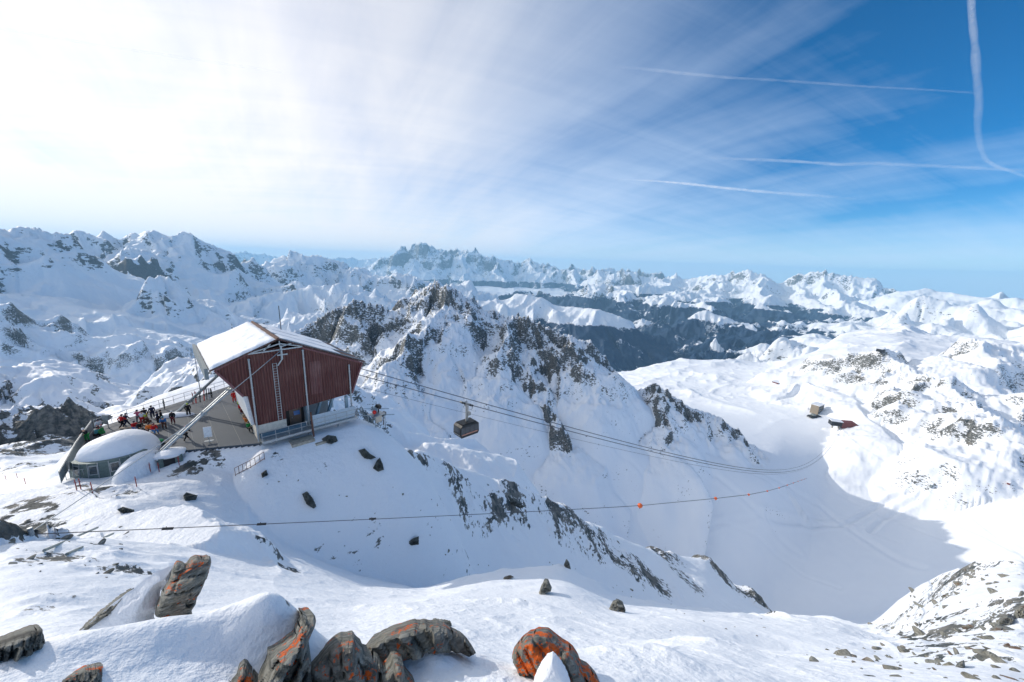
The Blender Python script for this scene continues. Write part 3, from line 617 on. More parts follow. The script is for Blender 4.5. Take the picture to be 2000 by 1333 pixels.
# ------------------------------------------------------------------ helpers for things
def link(name, me, mat, parent=None, mtx=None):
    o = bpy.data.objects.new(name, me); C.objects.link(o)
    if mat is not None:
        for m_ in (mat if isinstance(mat, (list, tuple)) else [mat]): me.materials.append(m_)
    if parent is not None: o.parent = parent
    return o
def empty(name, loc, rz, label, cat, group=None):
    o = bpy.data.objects.new(name, None); C.objects.link(o); o.location = tuple(float(v) for v in loc)
    o.rotation_euler = (0, 0, rz); o.empty_display_size = 0.3
    return prop(o, label, cat, group)
class MB:
    def __init__(s): s.v = []; s.f = []
    def add(s, vs, fs):
        n = len(s.v); s.v += [tuple(map(float, v)) for v in vs]; s.f += [tuple(i+n for i in f) for f in fs]; return s
    def box(s, a, b):
        (x0, y0, z0), (x1, y1, z1) = a, b
        return s.add([(x0,y0,z0),(x1,y0,z0),(x1,y1,z0),(x0,y1,z0),(x0,y0,z1),(x1,y0,z1),(x1,y1,z1),(x0,y1,z1)],
                     [(0,3,2,1),(4,5,6,7),(0,1,5,4),(1,2,6,5),(2,3,7,6),(3,0,4,7)])
    def prism(s, poly, y0, y1, axis='y'):
        """polygon in (x,z) pushed from y0 to y1 (or in (x,y) pushed along z)"""
        n = len(poly)
        if axis == 'y': vs = [(p[0], y0, p[1]) for p in poly]+[(p[0], y1, p[1]) for p in poly]
        elif axis == 'x': vs = [(y0, p[0], p[1]) for p in poly]+[(y1, p[0], p[1]) for p in poly]
        else: vs = [(p[0], p[1], y0) for p in poly]+[(p[0], p[1], y1) for p in poly]
        fs = [tuple(range(n))[::-1], tuple(range(n, 2*n))]+[(i, (i+1) % n, (i+1) % n+n, i+n) for i in range(n)]
        return s.add(vs, fs)
    def tube(s, pts, r, n=8, r1=None, cap=True):
        P = [np.array(p, float) for p in pts]; m = len(P); vs = []; up = None
        for i, p in enumerate(P):
            d = (P[min(i+1, m-1)]-P[max(i-1, 0)]); d = d/(np.linalg.norm(d)+1e-12)
            if up is None:
                up = np.cross(d, [0, 0, 1.0])
                if np.linalg.norm(up) < 1e-3: up = np.cross(d, [1.0, 0, 0])
            up = up-d*(up@d); up /= np.linalg.norm(up); w = np.cross(d, up)
            rr = r[i] if isinstance(r, (list, np.ndarray)) else (r if r1 is None else r+(r1-r)*i/(m-1))
            for k in range(n):
                a = 2*math.pi*k/n; vs.append(p+rr*(math.cos(a)*up+math.sin(a)*w))
        fs = [(i*n+k, i*n+(k+1) % n, (i+1)*n+(k+1) % n, (i+1)*n+k) for i in range(m-1) for k in range(n)]
        if cap: fs += [tuple(range(n))[::-1], tuple(range((m-1)*n, m*n))]
        return s.add(vs, fs)
    def bar(s, a, b, w, h):
        """rectangular bar from a to b"""
        a = np.array(a, float); b = np.array(b, float); d = (b-a)/np.linalg.norm(b-a)
        q = np.cross(d, [0, 0, 1.0]); q = np.array([1.0, 0, 0]) if np.linalg.norm(q) < 1e-3 else q/np.linalg.norm(q)
        u = np.cross(q, d); vs = [p+sx*q*w/2+sz*u*h/2 for p in (a, b) for sx, sz in ((-1,-1),(1,-1),(1,1),(-1,1))]
        return s.add(vs, [(0,1,2,3),(7,6,5,4),(0,4,5,1),(1,5,6,2),(2,6,7,3),(3,7,4,0)])
    def ball(s, c, r, n=12, m=8, sc=(1, 1, 1)):
        vs = []; fs = []
        for i in range(1, m):
            t = math.pi*i/m
            for k in range(n):
                a = 2*math.pi*k/n; vs.append((c[0]+r*sc[0]*math.sin(t)*math.cos(a), c[1]+r*sc[1]*math.sin(t)*math.sin(a), c[2]+r*sc[2]*math.cos(t)))
        top = len(vs); vs.append((c[0], c[1], c[2]+r*sc[2])); vs.append((c[0], c[1], c[2]-r*sc[2]))
        for i in range(m-2):
            for k in range(n): fs.append((i*n+k, (i+1)*n+k, (i+1)*n+(k+1) % n, i*n+(k+1) % n))
        for k in range(n): fs.append((top, k, (k+1) % n)); fs.append((top+1, (m-2)*n+(k+1) % n, (m-2)*n+k))
        return s.add(vs, fs)
    def mesh(s, name, smooth=False):
        me = bpy.data.meshes.new(name); me.from_pydata(s.v, [], s.f); me.update()
        bm = bmesh.new(); bm.from_mesh(me); bmesh.ops.recalc_face_normals(bm, faces=bm.faces); bm.to_mesh(me); bm.free()
        if smooth: me.polygons.foreach_set('use_smooth', [True]*len(me.polygons))
        return me
    def build(s, name, mat, parent=None, smooth=False): return link(name, s.mesh(name, smooth), mat, parent)

def simple(name, col, rough=0.6, metal=0.0, var=0.15, scale=6.0, bump=0.0, spec=0.4):
    """painted / cloth / metal surface with a little grime"""
    m, T = new_mat(name)
    tc = T.n('ShaderNodeTexCoord').outputs['Object']
    n = T.noise(tc, scale, 6, 0.65)
    c = T.mix(T.ramp(n, 0.35, 0.72), tuple(v*(1+var*0.3) for v in col), tuple(v*(1-var) for v in col))
    p = T.n('ShaderNodeBsdfPrincipled', inp={'Base Color': c, 'Roughness': T.ramp(n, 0.3, 0.7, max(0.05, rough-0.1), min(1, rough+0.12)), 'Metallic': metal})
    p.inputs['Specular IOR Level'].default_value = spec
    if bump:
        b = T.n('ShaderNodeBump', inp={'Height': T.noise(tc, scale*4, 5, 0.6), 'Strength': 0.6, 'Distance': bump}); T.link(b.outputs[0], p.inputs['Normal'])
    T.n('ShaderNodeOutputMaterial', inp={0: p.outputs[0]})
    return m
MAT = {
 'galv': simple('galvanised_steel', (0.42, 0.45, 0.46), 0.45, 0.6), 'steel': simple('grey_paint', (0.30, 0.34, 0.36), 0.5, 0.2),
 'rope': simple('wire_rope', (0.10, 0.10, 0.11), 0.5, 0.5), 'dark': simple('black_paint', (0.015, 0.017, 0.02), 0.4),
 'concrete': simple('concrete', (0.42, 0.38, 0.31), 0.85, 0, 0.35, 3.0, 0.02), 'cream': simple('cream_render', (0.62, 0.58, 0.50), 0.8, 0, 0.2, 2.5),
 'rust': simple('rusty_edge', (0.16, 0.075, 0.05), 0.7, 0, 0.4, 5.0), 'wood': simple('weathered_wood', (0.33, 0.27, 0.20), 0.8, 0, 0.3, 8.0),
 'door': simple('brown_door', (0.17, 0.12, 0.09), 0.6), 'blueglass': simple('window_glass_blue', (0.03, 0.14, 0.38), 0.12, 0, 0.1, 3, 0, 0.8),
 'lintel': simple('pale_lintel', (0.7, 0.68, 0.6), 0.7), 'bluesteel': simple('bluish_sheet', (0.33, 0.44, 0.50), 0.5, 0.2), 'deck': simple('walkway_side', (0.08, 0.15, 0.21), 0.6, 0.1),
 'orange': simple('orange_plastic', (0.85, 0.16, 0.04), 0.45), 'red': simple('red_plastic', (0.75, 0.03, 0.02), 0.45), 'green': simple('green_plastic', (0.02, 0.30, 0.10), 0.45),
 'white': simple('white_board', (0.8, 0.82, 0.82), 0.5), 'hut': simple('hut_sheet', (0.13, 0.18, 0.17), 0.55, 0.2, 0.25, 4), 'glass': simple('dark_glass', (0.03, 0.05, 0.06), 0.08, 0, 0.1, 2, 0, 0.9),
 'brown': simple('brown_cladding', (0.17, 0.05, 0.045), 0.7), 'beige': simple('beige_board', (0.62, 0.50, 0.38), 0.7), 'stake': simple('red_stake', (0.32, 0.05, 0.04), 0.6),
 'slate': simple('grey_box', (0.22, 0.25, 0.25), 0.6), 'cabin': simple('cabin_black', (0.022, 0.025, 0.028), 0.5, 0.0, 0.2, 3, 0, 0.3), 'cabinglass': simple('cabin_glass', (0.055, 0.065, 0.075), 0.15, 0, 0.1, 2, 0, 0.45),
 'hanger': simple('hanger_grey', (0.36, 0.35, 0.32), 0.5, 0.3), 'stripe': simple('orange_lettering_band', (0.5, 0.22, 0.15), 0.5),
}
def snow_mat(name='fresh_snow', scale=1.0):
    m, T = new_mat(name); P = T.n('ShaderNodeNewGeometry').outputs['Position']
    n = T.noise(P, 1.5/scale, 7, 0.6); n2 = T.noise(P, 14/scale, 5, 0.6)
    b = T.n('ShaderNodeBump', inp={'Height': n, 'Strength': 0.6, 'Distance': 0.16*scale}); b2 = T.n('ShaderNodeBump', inp={'Height': n2, 'Strength': 0.5, 'Distance': 0.015*scale, 'Normal': b.outputs[0]})
    p = T.n('ShaderNodeBsdfPrincipled', inp={'Base Color': (0.88, 0.90, 0.93, 1), 'Roughness': 0.6, 'Normal': b2.outputs[0]}); p.inputs['Specular IOR Level'].default_value = 0.25
    T.n('ShaderNodeOutputMaterial', inp={0: p.outputs[0]}); return m
SNOW = snow_mat()
def corrugated(name, c1, c2, pitch=0.28):
    m, T = new_mat(name); O = T.n('ShaderNodeTexCoord').outputs['Object']
    sp = T.n('ShaderNodeSeparateXYZ', inp={0: O}); xy = T.m('ADD', sp.outputs[0], sp.outputs[1])
    w = T.m('SINE', T.m('MULTIPLY', xy, 2*math.pi/pitch))
    st = T.n('ShaderNodeCombineXYZ', inp={0: T.m('MULTIPLY', xy, 5.0), 2: T.m('MULTIPLY', sp.outputs[2], 0.25)})
    n = T.noise(st.outputs[0], 1.0, 6, 0.65); n2 = T.noise(O, 0.35, 4, 0.5)
    c = T.mix(T.ramp(n, 0.38, 0.75), c1, c2)
    c = T.mix(T.ramp(n2, 0.45, 0.8, 0, 0.35), c, (c2[0]*1.6, c2[1]*1.9, c2[2]*1.9))
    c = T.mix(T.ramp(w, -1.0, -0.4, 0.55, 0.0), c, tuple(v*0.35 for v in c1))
    b = T.n('ShaderNodeBump', inp={'Height': w, 'Strength': 1.0, 'Distance': 0.04})
    p = T.n('ShaderNodeBsdfPrincipled', inp={'Base Color': c, 'Roughness': 0.55, 'Normal': b.outputs[0]}); p.inputs['Specular IOR Level'].default_value = 0.3
    T.n('ShaderNodeOutputMaterial', inp={0: p.outputs[0]}); return m
CLAD = corrugated('red_brown_corrugated_sheet', (0.125, 0.034, 0.029), (0.205, 0.088, 0.070))
CLAD2 = corrugated('faded_corrugated_sheet', (0.17, 0.055, 0.05), (0.27, 0.14, 0.12))
ROOF = corrugated('brown_roof_sheet', (0.10, 0.05, 0.045), (0.19, 0.10, 0.08))
def asphalt():
    m, T = new_mat('terrace_asphalt'); P = T.n('ShaderNodeTexCoord').outputs['Object']
    n = T.noise(P, 0.5, 6, 0.6); n2 = T.noise(P, 9.0, 6, 0.7)
    c = T.mix(n, (0.042, 0.060, 0.080), (0.072, 0.092, 0.115)); c = T.mix(T.ramp(n2, 0.66, 0.74), c, (0.7, 0.72, 0.75))
    sp = T.n('ShaderNodeSeparateXYZ', inp={0: P})
    ln = T.m('FRACT', T.m('DIVIDE', sp.outputs[0], 1.9)); j = T.m('ADD', T.m('LESS_THAN', ln, 0.018), 0.0)
    c = T.mix(T.m('MULTIPLY', j, 0.6), c, (0.24, 0.25, 0.25))
    p = T.n('ShaderNodeBsdfPrincipled', inp={'Base Color': c, 'Roughness': 0.7})
    T.n('ShaderNodeOutputMaterial', inp={0: p.outputs[0]}); return m

# ------------------------------------------------------------------ terrace
te = MB(); te.prism([(p[0], p[1]) for p in TERR], -2.2, 0.0, 'z')
terrace = te.build('terrace', asphalt()); terrace.location = tuple(SA); terrace.rotation_euler = (0, 0, SYAW); prop(terrace, kind='structure')

# ------------------------------------------------------------------ cable car station
st = empty('cable_car_station', SA, SYAW, 'mountain-top cable car station with overhanging red-brown corrugated walls and snowy gabled roof', 'building')
D_ = 13.2
def part(mb, name, mat, parent=st, label=None, smooth=False):
    o = mb.build(name, mat, parent, smooth)
    if label: o['label'] = label
    return o
FAC = [(-3.35,9.0),(-0.5,10.3),(2.5,10.65),(4.65,10.3),(8.0,8.95),(11.55,7.25),(10.0,3.35),(7.4,3.2),(4.95,3.05),(4.62,3.05),(2.42,2.95),(2.42,2.02),(-0.55,2.02),(-0.85,5.6),(-1.3,5.7)]
b = MB(); b.prism(FAC, 0.0, D_); part(b, 'wall', CLAD)
b = MB(); b.box((5.25,-0.03,4.3),(6.5,-0.004,8.4)); part(b, 'repaired_panel', CLAD2, label='paler patched sheet on the big wall')
# trims along the slanting edges
TRIM = simple('dusky_red_trim', (0.22,0.09,0.09), 0.6)
for a, c in (((-3.35,9.0),(-1.3,5.7)),((11.55,7.25),(10.0,3.35)),((-3.35,9.0),(-0.5,10.3)),((4.65,10.3),(11.55,7.25))):
    b = MB(); b.bar((a[0],-0.06,a[1]),(c[0],-0.06,c[1]),0.10,0.20); part(b, 'edge_trim', TRIM)
# lower walls
b = MB(); b.box((-0.42,0.05,-0.3),(2.42,D_,2.0)); part(b, 'base_wall', MAT['cream'])
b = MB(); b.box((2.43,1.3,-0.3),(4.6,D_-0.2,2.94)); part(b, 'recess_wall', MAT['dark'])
b = MB(); b.box((3.0,1.18,0.55),(4.25,1.28,2.6)); dr = part(b, 'door', MAT['door'])
b = MB(); b.box((3.45,1.12,1.75),(4.1,1.17,2.3)); part(b, 'pane', MAT['blueglass'], dr)
b = MB(); b.box((2.95,1.10,2.62),(4.3,1.29,2.86)); part(b, 'lintel', MAT['lintel'], dr)
b = MB(); b.ball((3.25,1.12,1.5),0.06,8,6); part(b, 'handle', MAT['galv'], dr)
for x, w in ((4.62,0.3),(9.2,0.32)):
    b = MB(); b.box((x,0.15,-0.4),(x+w,0.5,3.03)); part(b, 'column', MAT['bluesteel'])
b = MB(); b.box((4.95,6.0,-0.4),(5.3,6.4,3.03)); b2 = part(b, 'column', MAT['bluesteel'])
b = MB(); b.box((9.2,6.0,-0.4),(9.5,6.4,3.18)); part(b, 'column', MAT['bluesteel'])
b = MB(); b.box((5.0,3.2,-0.3),(8.0,3.5,3.04)); part(b, 'inner_wall', MAT['steel'])
for x in (5.6, 7.0):
    b = MB(); b.bar((x,1.0,0.3),(x+1.1,1.4,3.0),0.28,0.28); part(b, 'brace', MAT['bluesteel'])
b = MB(); b.prism([(-0.87,2.05),(-0.57,2.05),(-0.88,5.58),(-1.25,5.66)], 0.4, 9.0); part(b, 'side_panel', MAT['white'], label='white panels under the overhang on the terrace side')
# roof: two pitches with snow on top
RID = (2.3, 11.55); LE = (-3.75, 9.05); RE = (11.75, 7.35)
def slab(a, c, t0, t1, th, lift=0.0):
    d = np.array([c[0]-a[0], c[1]-a[1]]); d /= np.linalg.norm(d); n = np.array([-d[1], d[0]]);  n = n if n[1] > 0 else -n
    A = np.array(a)+n*lift; Cc = np.array(c)+n*lift
    return [tuple(A), tuple(Cc), tuple(Cc+n*th), tuple(A+n*th)]
b = MB(); b.prism(slab(LE, RID, 0, 0, 0.16), -0.55, D_+0.4); rl = part(b, 'roof', ROOF, label='left roof pitch buried under a thick white snow blanket')
b = MB(); b.prism(slab((2.32, 11.54), RE, 0, 0, 0.16), -0.35, D_+0.4); rr_ = part(b, 'roof', ROOF, label='right roof pitch with rusty verge and snow guards')
def snow_slab(a, c, y0, y1, th, parent, nx=26, ny=40, seed=0, lift=0.165, edge=0.25):
    d = np.array([c[0]-a[0], c[1]-a[1]]); Ld = np.linalg.norm(d); d /= Ld; n = np.array([-d[1], d[0]]); n = n if n[1] > 0 else -n
    mb = MB(); top = []
    for j in range(ny+1):
        for i in range(nx+1):
            u = i/nx; v = j/ny; x = u*Ld; y = y0+v*(y1-y0)
            e = min(x, Ld-x, y-y0, y1-y); hgt = th*min(1, e/edge)**0.5*(0.8+0.35*float(pnoise(np.array(x*0.8+seed), np.array(y*0.8), 7)))
            off = lift+0.004+max(0.0, hgt); wob = 0.06*float(pnoise(np.array(x*1.7+seed), np.array(y*1.7+3), 9))*(1 if e < 0.01 else 0)
            p = np.array(a)+d*(x+wob)+n*off; top.append((p[0], y+wob, p[1]))
    m = nx+1; fs = [(j*m+i, j*m+i+1, (j+1)*m+i+1, (j+1)*m+i) for j in range(ny) for i in range(nx)]
    mb.add(top, fs); o = mb.build('snow_cover', SNOW, parent, True); return o
snow_slab((-3.7, 9.07), (2.15, 11.5), -0.5, D_+0.35, 0.26, rl)
for k, (y0, y1) in enumerate(((0.1, 4.0), (4.2, 8.6), (8.8, D_+0.3))):
    snow_slab((2.75, 11.36), (10.6 if k else 9.2, 7.86 if k else 8.48), y0, y1, 0.12, rr_, 20, 16, 5*k, edge=0.12)
b = MB(); b.bar((2.3,-0.6,11.75),(2.3,D_+0.4,11.75),0.22,0.14); part(b, 'ridge_cap', MAT['rust'], rl)
for y in (0.0, 4.1, 8.7, D_):
    b = MB(); b.bar((2.5,y,11.68),(11.6,y,7.63),0.07,0.14); part(b, 'snow_guard', MAT['galv'], rr_)
b = MB(); b.box((-4.15,-0.2,8.2),(-3.85,D_+0.5,9.35)); part(b, 'fascia_panel', MAT['slate'], rl, 'grey panel hanging along the left eave')
# open truss over the wall
b = MB()
for a, c in (((-0.5,10.36),(2.45,11.1)),((2.45,10.75),(2.45,11.4)),((2.45,11.1),(4.7,10.5)),((0.9,10.5),(1.6,11.15)),((2.6,10.75),(3.6,11.0))): b.bar((a[0],-0.3,a[1]),(c[0],-0.3,c[1]),0.10,0.12)
b.bar((-0.5,-0.25,10.33),(4.65,-0.25,10.45),0.12,0.14)
part(b, 'roof_truss', MAT['galv'])
b = MB(); b.box((2.45,-0.5,9.3),(2.62,-0.05,10.9)); b.bar((2.1,-0.45,9.85),(3.1,-0.45,9.85),0.14,0.14); b.bar((2.55,-0.3,9.3),(2.1,-0.2,8.6),0.12,0.12); part(b, 'lifting_bracket', MAT['galv'])
# drain pipes
for x, t0, t1 in ((-0.47, 0.2, 9.7), (4.72, 0.4, 9.95), (9.82, 0.1, 7.25)):
    b = MB(); b.tube([(x,-0.16,t0),(x,-0.16,t1)],0.09,10); b.ball((x,-0.16,t1),0.13,10,6)
    for h in np.arange(t0+0.8, t1, 1.1): b.tube([(x,-0.16,h),(x,-0.16,h+0.07)],0.12,10)
    part(b, 'drain_pipe', MAT['galv'])
# ladder
b = MB()
for x in (1.6, 2.0): b.bar((x,-0.22,2.1),(x,-0.22,8.9),0.05,0.05)
for h in np.arange(2.3, 8.9, 0.3): b.bar((1.6,-0.22,h),(2.0,-0.22,h),0.035,0.035)
part(b, 'ladder', MAT['galv'])
# walkway with rail
b = MB(); b.box((-0.3,-1.35,0.22),(10.1,-0.02,0.5)); part(b, 'walkway', MAT['galv'])
b = MB(); b.box((-0.3,-0.30,0.51),(4.4,-0.04,1.0)); b.box((4.8,-0.10,0.51),(10.0,-0.04,1.02)); part(b, 'kick_panel', MAT['deck'])
b = MB()
for x in np.arange(-0.3, 10.2, 1.29): b.bar((x,-1.33,0.3),(x,-1.33,1.6),0.05,0.05)
for h in (1.05, 1.6): b.bar((-0.3,-1.33,h),(10.1,-1.33,h),0.05,0.05)
for h in (0.9, 1.5): b.bar((10.1,-1.33,h),(10.1,0.4,h),0.05,0.05)
part(b, 'railing', MAT['galv'])
b = MB(); b.box((4.9,-0.95,0.52),(7.2,-0.92,2.0)); b.box((7.2,-0.95,0.52),(9.9,-0.92,1.9)); part(b, 'wire_mesh_screen', simple('wire_mesh', (0.55,0.62,0.66), 0.5))
for x in (1.0, 4.4, 7.8):
    b = MB(); b.bar((x,-1.2,0.24),(x,-0.1,-0.9),0.1,0.1); part(b, 'walkway_bracket', MAT['steel'])
b = MB(); b.tube([(4.75,-1.5,-0.8),(4.62,-1.5,2.7)],0.10,8); part(b, 'post', MAT['rust'], label='rust-brown post in front of the walkway')
b = MB(); b.tube([(-0.1,-0.35,-0.7),(-0.1,-0.35,0.3)],0.10,8); part(b, 'post', MAT['galv'])
# sloping steel struts down to the terrace
def strut(name, a, c, sep, lab):
    a = np.array(a, float); c = np.array(c, float); o = prop(bpy.data.objects.new(name, None)); C.objects.link(o); o.parent = st; o['label'] = lab
    side = np.cross((c-a)/np.linalg.norm(c-a), [0,0,1]); side /= np.linalg.norm(side)
    for k in (-1, 1):
        b = MB(); b.tube([a+side*k*sep/2, c+side*k*sep/2], 0.13, 10); b.build('tube', MAT['galv'], o)
    for f in (0.02, 0.3, 0.62, 0.97):
        p = a+(c-a)*f; b = MB(); b.bar(p-side*(sep/2+0.2), p+side*(sep/2+0.2), 0.3, 0.36); b.build('clamp', MAT['steel'], o)
strut('strut', (-8.9,3.1,-0.1), (-1.75,5.6,5.15), 0.42, 'nearer of the two long sloping steel struts standing on the terrace')
strut('strut', (-6.6,16.3,-0.1), (-2.0,12.6,5.3), 0.42, 'farther long sloping steel strut, behind the other one')
b = MB(); b.tube([(5.1,11.1,10.7),(5.1,11.1,14.0)],0.05,6); part(b, 'antenna', MAT['dark'])
# concrete footings under the walkway
b = MB(); b.box((2.2,-2.4,-1.5),(4.6,-0.9,-0.35)); ft = part(b, 'footing', MAT['concrete'])
b = MB(); b.box((4.5,-3.0,-1.8),(6.0,-1.7,-0.8)); part(b, 'footing', MAT['concrete'])

# thin mast beyond the near strut
pb = LS(at_z(392, 768, ZT)); hm = at_plane_h = None
def height_at(base, px, py):
    """height above base at which the vertical line through base is seen at row py"""
    lo, hi = 0.0, 60.0
    for _ in range(50):
        m = (lo+hi)/2; q = base+np.array([0,0,m]); v = 666.5-FPX*(q@Uv)/(q@Fv)
        if v > py: lo = m
        else: hi = m
    return m
mb_ = at_z(392, 770, ZT); mh = height_at(mb_, 397, 672)
b = MB(); b.tube([(0,0,0),(0,0,mh)],0.06,8,0.035); b.bar((-0.3,0,mh*0.55),(0.3,0,mh*0.55),0.05,0.05); m_ = b.build('mast', MAT['steel']); m_.location = tuple(mb_); prop(m_, 'thin grey mast standing on the far edge of the terrace', 'mast')

# ------------------------------------------------------------------ railings
def fence_line(name, pts, hgt, lab, mat, step=1.6, rails=(1.0, 0.5), solid=False, grp=None, pr=0.025):
    P = [np.array(p, float) for p in pts]; o = empty(name, P[0], 0, lab, 'fence', grp); L0 = P[0]
    r = MB(); pst = []
    for a, c in zip(P[:-1], P[1:]):
        for f in rails: r.bar(a-L0+[0,0,hgt*f], c-L0+[0,0,hgt*f], 0.045, 0.045)
        n = max(1, int(round(np.linalg.norm(c-a)/step)))
        for i in range(n): pst.append(a+(c-a)*i/n)
    pst.append(P[-1])
    r.build('rail', mat, o)
    for q in pst:
        b = MB(); b.tube([q-L0, q-L0+[0,0,hgt]], pr, 6); b.build('post', mat, o)
    if solid:
        s = MB()
        for a, c in zip(P[:-1], P[1:]):
            s.bar(a-L0+[0,0,hgt*0.47], c-L0+[0,0,hgt*0.47], 0.05, hgt*0.86)
        s.build('panel', MAT['slate'], o)
    return o
edge = [at_z(a, b_, ZT) for a, b_ in ((186,837),(250,816),(340,788),(400,769),(456,751))]
fence_line('terrace_railing', edge, 1.05, 'thin grey tube railing along the far edge of the terrace', MAT['steel'])
lf = [at_z(a, b_, ZT) for a, b_ in ((182,840),(152,884),(120,944))]
fence_line('panel_fence', lf, 1.15, 'grey panelled fence running down beside the snow-covered hut', MAT['galv'], 1.2, (1.0,), True)
def on_ground(px, py, rmin=20, up=0.0):
    g = ground_hit(px, py, rmin); return g+np.array([0,0,up])
pp = [on_ground(*q) for q in ((130,938),(165,934),(205,928))]
fence_line('low_railing', pp, 0.9, 'low slatted metal railing on the snow in front of the hut', MAT['galv'], 0.35, (1.0, 0.1))
pp = [on_ground(*q) for q in ((517,898),(490,915),(460,930))]
fence_line('stair_railing', pp, 0.9, 'thin sloping railing going down the snow left of the station corner', MAT['rust'], 0.4, (1.0, 0.15))

# ------------------------------------------------------------------ hut under the snow dome
hc = at_z(228, 893, ZT); hyaw = math.atan2(-hc[1], -hc[0])     # opens towards the viewer
hut = empty('snowed_in_hut', (hc[0], hc[1], ZT-0.45), hyaw-0.35, 'round hut with grey ribbed wall and three windows, buried under a dome of snow', 'hut')
n_ = 9; RW_ = 3.9; b = MB(); ang = np.radians(np.linspace(-62, 62, n_+1))
for i in range(n_):
    a0, a1 = ang[i], ang[i+1]
    q = [(RW_*math.cos(a), RW_*math.sin(a)*1.12) for a in (a0, a1)]; qi = [(0.72*x, 0.78*y) for x, y in q]
    b.add([(q[0][0],q[0][1],-1.2),(q[1][0],q[1][1],-1.2),(q[1][0]*.93,q[1][1]*.93,1.75),(q[0][0]*.93,q[0][1]*.93,1.75),(qi[0][0],qi[0][1],-1.2),(qi[1][0],qi[1][1],-1.2),(qi[1][0],qi[1][1],1.75),(qi[0][0],qi[0][1],1.75)],
          [(0,1,2,3),(5,4,7,6),(3,2,6,7),(0,3,7,4),(1,5,6,2)])
part(b, 'wall', MAT['hut'], hut)
b = MB()
for a in ang[::1]: b.bar((RW_*1.005*math.cos(a), RW_*1.125*math.sin(a), -1.2), (RW_*.94*math.cos(a), RW_*1.05*math.sin(a), 1.78), 0.07, 0.07)
part(b, 'rib', MAT['galv'], hut)
for i in (1, 3, 5):
    a = (ang[i]+ang[i+1])/2; aw = 0.085
    vs = []; fr = []
    for (da, z) in ((-aw, 0.35), (aw, 0.35), (aw, 1.35), (-aw, 1.35)):
        k = 1-0.07*(z+1.2)/2.95; vs.append((RW_*k*1.012*math.cos(a+da), RW_*k*1.134*math.sin(a+da), z)); fr.append((RW_*k*1.006*math.cos(a+da*1.25), RW_*k*1.127*math.sin(a+da*1.25), z+(0.12 if z > 1 else -0.12)))
    inn = [(x*.97, y*.97, z) for x, y, z in vs]; f2 = [(x*.97, y*.97, z) for x, y, z in fr]
    fs = [(0,1,2,3),(7,6,5,4),(0,4,5,1),(1,5,6,2),(2,6,7,3),(3,7,4,0)]
    wn = MB().add(fr+f2, fs).build('window_frame', MAT['galv'], hut); MB().add(vs+inn, fs).build('pane', MAT['glass'], wn)
# the snow on it
def blob(name, mat, parent, c, ax, seed, amp=0.08, n=48, m=24, zcut=-0.2, fr=1.1):
    vs = []; fs = []
    for i in range(m+1):
        t = (math.pi*0.62)*i/m
        for k in range(n):
            a = 2*math.pi*k/n; d = np.array([math.sin(t)*math.cos(a), math.sin(t)*math.sin(a), math.cos(t)])
            nz = 1+amp*float(pnoise(np.array(d[0]*fr+seed+d[2]), np.array(d[1]*fr+d[2]*0.7), seed))
            vs.append((c[0]+ax[0]*d[0]*nz, c[1]+ax[1]*d[1]*nz, c[2]+ax[2]*d[2]*nz))
    for i in range(m):
        for k in range(n): fs.append((i*n+k, (i+1)*n+k, (i+1)*n+(k+1) % n, i*n+(k+1) % n))
    return MB().add(vs, fs).build(name, mat, parent, True)
blob('snow_cover', SNOW, hut, (-0.85, 0.15, 0.7), (4.1, 4.15, 3.0), 21)
hut.scale = (0.74, 0.74, 0.74)
# small half-buried shed by the foot of the strut
sc = at_z(333, 893, ZT-0.2); shed = empty('shed', (sc[0], sc[1], ZT-0.9), SYAW, 'small dark half-buried shed with snow on its roof at the foot of the strut', 'shed')
b = MB(); b.box((-0.9,-0.7,0),(0.9,0.7,1.0)); part(b, 'wall', MAT['hut'], shed)
b = MB(); b.box((-0.55,-0.76,0.15),(0.3,-0.71,0.85)); part(b, 'door', MAT['dark'], shed)
blob('snow_cover', SNOW, shed, (0,0.25,1.0), (1.25,1.1,0.45), 33)
sc = at_z(314, 893, ZT-0.2); g = empty('mesh_gate', (sc[0], sc[1], ZT-0.7), SYAW+0.6, 'narrow wire mesh gate leaning beside the half-buried shed', 'gate')
b = MB(); [b.bar((x,0,0),(x,0,1.3),0.04,0.04) for x in (-0.4,0.4)]; [b.bar((-0.4,0,z),(0.4,0,z),0.04,0.04) for z in (0.1,1.28)]; part(b, 'frame', MAT['galv'], g)
b = MB(); [b.bar((x,0,0.1),(x,0,1.28),0.015,0.015) for x in np.linspace(-0.33,0.33,7)]; [b.bar((-0.4,0,z),(0.4,0,z),0.015,0.015) for z in np.linspace(0.25,1.15,7)]; part(b, 'wire_mesh', MAT['galv'], g)

# red stakes in the snow
stk = [((12,938),'first from the left edge',0),((34,934),'beside the leftmost one',0),((50,946),'in front of the dark rocks',0),((150,958),'as the left leg of a pair',0),((158,956),'as the right leg of a pair',0),((181,963),'alone below the low railing',0),((267,951),'on the slope right of the snow mound',0),((294,922),'left of the half-buried shed',0),((311,922),'in front of the mesh gate',0),((350,909),'right of the half-buried shed',0)]
for (a, b_), w_, _ in stk:
    q = on_ground(a, b_, 20); mb2 = MB(); mb2.tube([(0,0,-0.3),(0.02,0,1.0)],0.035,6); mb2.tube([(-0.12,0,0.75),(0.14,0,0.75)],0.02,6)
    o = mb2.build('stake', MAT['stake']); o.location = tuple(q); prop(o, 'thin red stake in the snow, '+w_, 'stake', 'red stakes in the snow')

